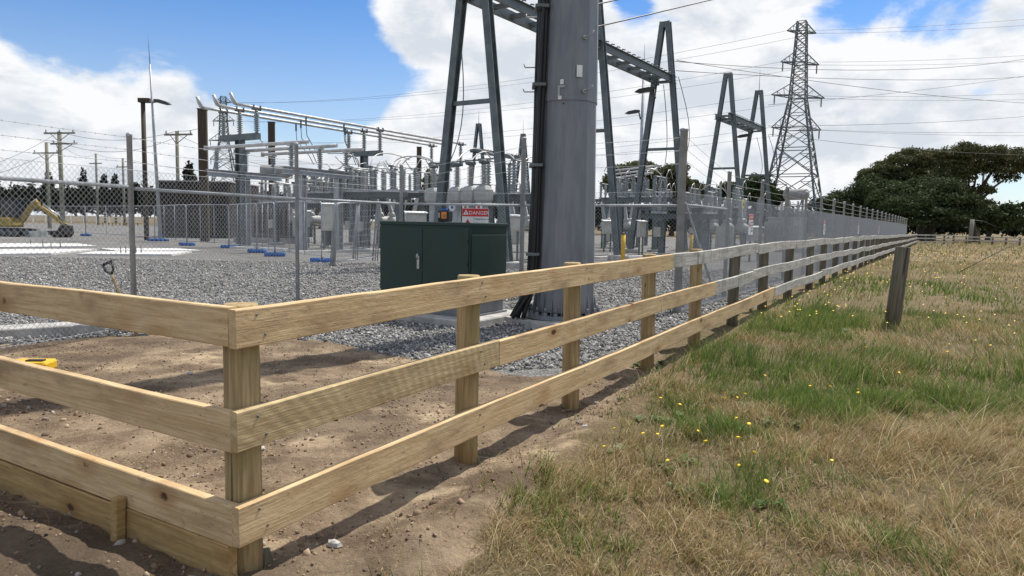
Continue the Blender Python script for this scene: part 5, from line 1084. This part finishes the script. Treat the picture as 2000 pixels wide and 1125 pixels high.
for a, b_, lb in (((575, 495), (760, 490), 'long pale concrete kerb on the gravel left of the green cabinet'), ((1160, 506), (1330, 502), 'pale concrete kerb in the yard right of the steel pole'), ((430, 484), (560, 490), 'low concrete kerb under the first T-shaped support')):
    p, q = gnd(*a), gnd(*b_); o = MB().bbox((0, 0, .05), ((q - p).length, .25, .12), .01).build('concrete_kerb', M_concw, None, M=frame((p + q) / 2, q - p)); tag(o, lb, 'kerb')
mk = MB().bbox((0, 0, .22), (.16, .16, .44), .02).mesh('marker_post', M_digger); mk2 = MB().bbox((0, 0, .34), (.17, .17, .12), .02).mesh('marker_band', M_ink)
for i in range(11):
    p = gnd(194 + i * 7 + (5 if i > 1 else 0), 440.5); o = place('marker_post', mk, None, T(p)); tag(o, 'short yellow marker post with dark band in a distant row', 'marker post', 'row of distant yellow marker posts'); place('marker_band', mk2, o, T(p))
wf = thing('white_rail_fence', 'distant white two-rail fence in front of the dark hedge', 'fence', tuple(aty(220, 425, 135)))
wx0, wx1 = aty(-60, 428, 135).x, aty(280, 430, 135).x; k = 0; xx = wx0
while xx < wx1: MB().bar((xx, 135, 0), (xx, 135, 1.35), .14, .14).build('post', M_white, wf); MB().bar((xx + .1, 134.9, 1.2), (xx + 2.3, 134.9, 1.2), .05, .16).build('rail', M_white, wf); MB().bar((xx + .1, 134.9, .65), (xx + 2.3, 134.9, .65), .05, .16).build('rail', M_white, wf); xx += 2.4
# paddock fences at the far end
def far_fence(a, b_, label, n, rails=3, h=1.15, gate=False):
    t = thing('paddock_fence', label, 'fence', tuple(a)); d = b_ - a
    for i in range(n + 1): p = a + d * (i / n); MB().bar(p, p + Z(h), .16, .16).build('post', M_postold, t)
    for i in range(n):
        p, q = a + d * (i / n), a + d * ((i + 1) / n)
        for k in range(rails): z = h - .12 - k * .38; MB().bar(p + Z(z) - V3((0, .1, 0)), q + Z(z) - V3((0, .1, 0)), .05, .15).build('rail', M_old, t)
e0 = fence_pt(91.5); e0.z = 0
far_fence(e0, aty(1862, 470, 84) * 1 - Z(aty(1862, 470, 84).z), 'weathered rail fence closing the paddock at the far corner', 4); q0 = aty(1862, 470, 86); q1 = aty(1992, 470, 82)
far_fence(V3((q0.x, q0.y, 0)), V3((q1.x, q1.y, 0)), 'dark paddock fence below the big trees at the right', 5, 2, 1.0)
# ------------------------------------------------------------------ trees and hedges
def leaf_cloud(blobs, n, size, seed, squash=1.0, inner=.35):
    r = np.random.default_rng(seed); B = np.array(blobs, float); w = (B[:, 3] * B[:, 4] + B[:, 3] * B[:, 5] + B[:, 4] * B[:, 5]); pick = r.choice(len(B), n, p=w / w.sum())
    d = r.normal(size=(n, 3)); d /= np.linalg.norm(d, axis=1, keepdims=True); low = d[:, 2] < -.55; d[low, 2] *= -.6
    rr = np.where(r.random(n) < inner, r.uniform(.45, .9, n), r.uniform(.88, 1.06, n)) * (1 + .16 * np.sin(d[:, 0] * 7 + pick) * np.cos(d[:, 2] * 8 + pick * 2))
    P = B[pick, :3] + d * B[pick, 3:6] * rr[:, None] + r.normal(0, size * .5, (n, 3))
    nrm = d + r.normal(0, .75, (n, 3)); nrm /= np.linalg.norm(nrm, axis=1, keepdims=True); a = np.cross(nrm, r.normal(size=(n, 3))); a /= np.linalg.norm(a, axis=1, keepdims=True); b = np.cross(nrm, a)
    s = size * r.uniform(.45, 1.25, (n, 1)); k = np.array([(-1, -.25), (.1, -.55), (1, .0), (.2, .6), (-.6, .45)]); V = P[:, None] + s[:, None] * (k[None, :, :1] * a[:, None] + k[None, :, 1:] * b[:, None] * .8); V[:, 2] += nrm * s * .25
    return V.reshape(-1, 3)
def crown(name, blobs, n, size, m, parent, seed):
    r = np.random.default_rng(seed + 500); sub = []
    for q in blobs:
        sub.append(tuple(q[:3]) + tuple(a * .86 for a in q[3:]))
        for _ in range(9):
            d = r.normal(size=3); d[2] = abs(d[2]) * .9 - .25; d /= np.linalg.norm(d); k = r.uniform(.22, .42)
            sub.append((q[0] + d[0] * q[3] * .85, q[1] + d[1] * q[4] * .85, q[2] + d[2] * q[5] * .85, q[3] * k, q[4] * k, max(q[5] * k, .35)))
    blobs = sub
    V = leaf_cloud(blobs, n, size, seed); o = np_mesh(name, V - np.array(parent.location), np.arange(len(V)), np.full(len(V) // 5, 5), m, parent=parent); o['kind'] = 'stuff'; return o
def px_blob(px, py, Y, rx, ry, rz): p = aty(px, py, Y); return (p.x, p.y, p.z, rx, ry, rz)
def tree(label, base, blobs, n, size, m, seed, trunk_r, limbs=(), group='trees beyond the yard', name='tree'):
    b = V3(base); t = thing(name, label, 'tree', tuple(b), group=group); crown('crown', blobs, n, size, m, t, seed); B = [V3(q[:3]) for q in blobs]; top = max(B, key=lambda q: q.z)
    tk = MB().tube([b - Z(.3), b + Z(.6), b.lerp(top, .4) + V3((.2, 0, 0)), b.lerp(top, .95)], [trunk_r * 1.3, trunk_r, trunk_r * .75, trunk_r * .2], 9)
    tk.build('trunk', M_bark, t)
    for q in list(B)[:8]:
        s_ = b.lerp(top, .35) + V3((.1, 0, 0)); lb = MB().tube([s_, s_.lerp(q, .5) + Z(.5), q], [trunk_r * .45, trunk_r * .3, trunk_r * .08], 6); lb.build('limb', M_bark, t)
    return t
def G0(px, py, Y): p = aty(px, py, Y); return (p.x, p.y, 0)
# big evergreen group on the right
Yt = 108
tree('big dark spreading evergreen with a short trunk at the end of the paddock', G0(1812, 455, Yt - 4), [px_blob(x, y, Yt - 4 + dy, a, b, c) for x, y, dy, a, b, c in ((1810, 395, 0, 5.5, 5, 3.2), (1770, 415, -1, 4, 4, 2.4), (1855, 410, 0, 3.8, 4, 2.6), (1800, 425, -2, 5.5, 4.5, 1.7), (1840, 428, -2, 3.4, 3.5, 1.6), (1745, 400, 2, 3.4, 3, 2.2), (1870, 430, 0, 2, 2.5, 1.4), (1825, 372, 1, 4, 4, 2.4))], 40000, .21, L_dark, 1, .85)
tree('dark green tree sloping down behind the end of the security fence', G0(1690, 450, Yt + 8), [px_blob(x, y, Yt + 8 + dy, a, b, c) for x, y, dy, a, b, c in ((1700, 395, 0, 5, 5, 3.6), (1655, 405, 0, 4, 4, 2.6), (1730, 380, 2, 4, 4, 3), (1625, 400, 2, 2.4, 3, 2.2), (1680, 420, -2, 6, 4, 2.2), (1740, 420, -2, 4, 4, 2.4), (1596, 405, 3, 1.6, 2, 1.4), (1705, 365, 2, 2.6, 3, 1.8))], 32000, .21, L_dark, 2, .6)
tree('huge olive crowned tree of layered foliage rising behind the dark evergreen', G0(1800, 450, Yt + 14), [px_blob(x, y, Yt + 14 + dy, a, b, c) for x, y, dy, a, b, c in ((1725, 338, 0, 3.2, 4, 1.5), (1760, 322, 0, 3.6, 4, 1.7), (1800, 310, 0, 4.0, 4, 1.7), (1830, 318, 2, 3.5, 4, 2.0), (1790, 345, -1, 5.0, 5, 2.2), (1840, 345, -1, 4.6, 4, 2.4), (1760, 355, 0, 3.6, 4, 2.0), (1700, 352, 0, 2.2, 3, 1.0), (1815, 368, -2, 4.5, 4, 1.8))], 40000, .22, L_olive, 3, .8)
tree('tall gum with a bare dark trunk at the right of the big trees', G0(1903, 450, Yt), [px_blob(x, y, Yt + dy, a, b, c) for x, y, dy, a, b, c in ((1875, 300, 0, 3.4, 3.5, 1.4), (1915, 305, 0, 4.0, 4, 1.5), (1955, 312, 0, 3.8, 4, 1.9), (1890, 325, 0, 3.6, 3, 1.5), (1870, 350, 1, 2.6, 3, 1.4), (1935, 335, 0, 3.0, 3, 1.3), (1990, 330, 0, 3.4, 3, 2.2), (1915, 372, 0, 1.6, 2, 1.0), (1880, 378, 0, 1.5, 2, .9), (1905, 395, 0, 1.4, 2, 1.2), (1930, 375, 1, 1.0, 1.2, .7), (1965, 350, 1, 1.6, 2, .9))], 22000, .20, L_olive, 4, .55)
tree('low dark bush mass at the far right below the tall gum', G0(1930, 455, Yt + 10), [px_blob(x, y, Yt + 10, a, 3, c) for x, y, a, c in ((1905, 425, 2.4, 2.2), (1940, 420, 3, 2.2), (1980, 425, 3.5, 2.4), (1955, 440, 4, 1.6))], 5000, .34, L_dark, 5, .4)
# olive trees between the pole and the fence corner
tree('rounded olive tree behind the far busbars right of the steel pole', G0(1235, 440, 112), [px_blob(x, y, 112, a, 3, c) for x, y, a, c in ((1215, 345, 2.6, 1.9), (1240, 338, 3, 2.0), (1262, 352, 2.4, 1.8), (1200, 362, 2, 1.6), (1235, 372, 4, 2.4))], 6000, .34, L_olive, 6, .4)
tree('olive tree behind the fence corner post', G0(1312, 440, 112), [px_blob(x, y, 112, a, 3, c) for x, y, a, c in ((1312, 340, 2.2, 1.8), (1300, 362, 2.6, 2.2), (1325, 362, 2.2, 2.6), (1312, 385, 3.4, 2.6), (1328, 330, 1.0, .9))], 5000, .34, L_olive, 7, .4)
tree('small tree between the two gantries', G0(1360, 440, 130), [px_blob(x, y, 130, a, 3, c) for x, y, a, c in ((1355, 370, 1.7, 1.3), (1372, 380, 2.2, 1.2), (1350, 392, 3, 1.6))], 2200, .36, L_olive, 8, .3)
tree('green tree behind the gantry before the lattice tower', G0(1430, 440, 112), [px_blob(x, y, 112, a, 3, c) for x, y, a, c in ((1425, 372, 1.8, 1.5), (1445, 380, 2.4, 1.6), (1420, 392, 3, 1.6))], 3000, .34, L_mid, 9, .3)
tree('leafy green tree left of the lattice tower legs', G0(1478, 440, 108), [px_blob(x, y, 108, a, 3, c) for x, y, a, c in ((1470, 358, 1.7, 1.3), (1485, 370, 2.6, 1.8), (1465, 380, 2.6, 1.7), (1505, 388, 2.2, 1.4), (1480, 398, 4, 1.6))], 5000, .34, L_mid, 10, .35)
# left background hedge and trees
def hedge(label, x0, x1, Y, h0, h1, n, m, seed, size=.5):
    r = np.random.default_rng(seed); t = thing('hedge', label, 'hedge', ((x0 + x1) / 2, Y, 0)); bl = []; xx = x0
    while xx < x1: h = r.uniform(h0, h1); bl.append((xx, Y + r.uniform(-.5, .5), h * .5, r.uniform(1.6, 2.8), 1.6, h * .5)); xx += r.uniform(1.0, 2.0)
    o = crown('foliage', bl, n, size, m, t, seed); return t
hedge('long dark hedge across the left background behind the white rails', aty(-80, 420, 150).x, aty(330, 420, 150).x, 150, 6.0, 8.2, 12000, L_hedge, 40, .55)
for i, (px, yt, Y, w, lb) in enumerate(((97, 338, 148, 1.3, 'pointed conifer at the left end of the dark hedge'), (165, 338, 148, 1.0, 'pointed conifer in the dark hedge behind the distant pole'), (226, 345, 148, 1.0, 'small conifer at the right end of the dark hedge'), (372, 322, 120, 1.7, 'spiky dark conifer above the brown wall'), (205, 345, 149, .9, 'small conifer rising from the middle of the dark hedge'))):
    zt = aty(px, yt, Y).z; b = G0(px, 420, Y); tree(lb, b, [(b[0], b[1], zt * f, w * k, w * k, zt * .14) for f, k in ((.92, .25), (.8, .5), (.66, .75), (.5, 1), (.32, 1.15))], 1500, .4, L_hedge, 50 + i, .2, group='conifers on the left', name='conifer')
hedge('dark hedge behind the apparatus in the middle distance', aty(330, 420, 125).x, aty(1180, 420, 125).x, 125, 4.5, 7.0, 14000, L_hedge, 41, .5)
hedge('dark hedge behind the big evergreens along the far side of the paddock', aty(1560, 440, 150).x, aty(2080, 440, 150).x, 150, 2.6, 5.0, 9000, L_hedge, 43, .5)
hedge('dark hedge right of the steel pole behind the yard', aty(1180, 420, 105).x, aty(1620, 420, 105).x, 105, 3.0, 4.6, 9000, L_hedge, 42, .45)
for i, (px, yt, Y, rx, lb) in enumerate(((625, 350, 120, 3.2, 'low bushy tree behind the crossing busbars'), (680, 352, 118, 2.6, 'low bushy tree behind the disconnector tables'), (838, 335, 118, 1.6, 'small dark tree behind the current transformers'), (705, 348, 126, 2.2, 'yellowish bushy tree behind the middle disconnector'))):
    zt = aty(px, yt, Y).z; b = G0(px, 420, Y); tree(lb, b, [(b[0] + dx * rx, b[1], zt * f, rx * .6, 2, zt * .2) for dx, f in ((-.6, .55), (0, .8), (.6, .62), (.1, .4))], 2200, .36, L_mid if i % 2 else L_olive, 60 + i, .25, group='bushy trees in the middle distance')
# ------------------------------------------------------------------ broad-leaved weeds
def weeds(name, pts, nl, L, seed, cols):
    r = np.random.default_rng(seed); V = []; CC = []
    for (x, y, sc) in pts:
        z = float(gz(x, y)); c = np.array(cols[r.integers(len(cols))])
        for k in range(nl):
            a = r.uniform(0, 6.28); el = r.uniform(.15, .8); l = L * sc * r.uniform(.6, 1.2); w = l * r.uniform(.16, .26); d = np.array([math.cos(a), math.sin(a)]); q = np.array([-d[1], d[0]])
            for u, wd, dz in ((0, .15, 0), (.35, 1, .8), (.7, .85, 1.05), (1, .08, .75)):
                for sg in (-1, 1): p = d * l * u * math.cos(el) + q * w * wd * sg; V.append((x + p[0], y + p[1], z + .005 + l * math.sin(el) * dz * u ** .7 + abs(sg) * 0)); CC.append(c * r.uniform(.85, 1.15))
    n = len(V) // 8; f = (np.arange(n)[:, None, None] * 8 + np.array([(0, 1, 3, 2), (2, 3, 5, 4), (4, 5, 7, 6)])[None]).ravel(); o = np_mesh(name, np.array(V), f, np.full(n * 3, 4), M_grass, col=np.array(CC)); o['kind'] = 'stuff'
rw = np.random.default_rng(3); wp = []
for px, py, n, sp_ in ((1640, 628, 16, .35), (1560, 640, 12, .4), (1480, 615, 14, .35), (1730, 650, 8, .3), (1260, 715, 9, .18), (1330, 830, 10, .25), (1300, 900, 7, .2), (1450, 960, 6, .18), (1860, 640, 12, .5), (1750, 765, 8, .3), (1550, 800, 8, .3), (1320, 760, 8, .25)):
    c = gnd(px, py, .05)
    for _ in range(n): wp.append((c.x + rw.normal(0, sp_), c.y + rw.normal(0, sp_), rw.uniform(.6, 1.4)))
weeds('broad_leaved_weeds', wp, 12, .06, 4, [(.10, .15, .04), (.14, .19, .06), (.20, .24, .12), (.085, .12, .035)])
# ------------------------------------------------------------------ flowers and weeds in the grass
rf = random.Random(5)
fl_pts = [(1487, 771), (1625, 801), (1585, 802), (1386, 905), (1298, 881), (1313, 933), (1460, 951), (1499, 999), (1182, 928), (1259, 872), (1625, 945), (1385, 838), (1406, 825), (1695, 706), (1433, 805), (1673, 797), (1666, 803), (1458, 870), (1202, 875), (1437, 936), (1850, 710), (1848, 725), (1932, 695), (1900, 700), (1432, 890), (1280, 820), (1440, 860), (1272, 905), (1365, 870), (1320, 838), (1450, 800), (1755, 765)]
hm = MB().lathe([(.002, 0), (.008, .004), (.0125, .009), (.008, .012), (.002, .011)], n=9).mesh('flower_head', simple('petal_yellow', (.85, .62, .01), (.75, .45, .008), 40, .6, 0, 0))
M_stem = simple('flower_stem', (.12, .15, .04), (.09, .11, .03), 20, .7, 0, 0)
for px, py in fl_pts:
    p = gnd(px, py + 14, .12); h = rf.uniform(.20, .30); z = float(gz(p.x, p.y)); t = thing('wild_flower', 'small yellow wild flower standing in the dry grass', 'flower', (p.x, p.y, z), group='yellow wild flowers in the near grass'); top = V3((p.x + rf.uniform(-.03, .03), p.y, z + h)); MB().tube([V3((p.x, p.y, z)), V3((p.x, p.y, z + h * .5)), top], .0016, 4).build('stem', M_stem, t)
    place('flower_head', hm, t, T(top) @ Matrix.Rotation(rf.uniform(-.5, .5), 4, 'X') @ Matrix.Rotation(rf.uniform(-.5, .5), 4, 'Y') @ Matrix.Scale(rf.uniform(.7, 1.1), 4))
r_ = np.random.default_rng(77); xy = []
for _ in range(230):
    s_ = 8 + 45 * r_.random() ** 1.5; t_ = abs(r_.normal(0, 2.2)) + .35; p = fence_pt(s_, t_); xy.append((p.x, p.y))
xy = np.array(xy); n = len(xy); zz = gz(xy[:, 0], xy[:, 1]) + r_.uniform(.12, .32, n); sz = .010 + .00055 * xy[:, 1]
k = np.array([(-1, 0, 0), (0, -1, .2), (1, 0, 0), (0, 1, .2), (0, 0, .9)]); V = np.stack([xy[:, 0], xy[:, 1], zz], -1)[:, None] + k[None] * sz[:, None, None]
f = (np.arange(n)[:, None, None] * 5 + np.array([(0, 1, 4), (1, 2, 4), (2, 3, 4), (3, 0, 4)])[None]).ravel(); o = np_mesh('yellow_flowers', V.reshape(-1, 3), f, np.full(n * 4, 3), bpy.data.materials['petal_yellow']); o['kind'] = 'stuff'
gw = aty(1876, 530, 12.5); ge = aty(1960, 487, 12.5); o = MB().tube([gw, ge, ge + (ge - gw) * .6], .007, 5).build('stay_wire', M_wired); tag(o, 'slanting stay wire rising out of the grass at the right', 'wire')
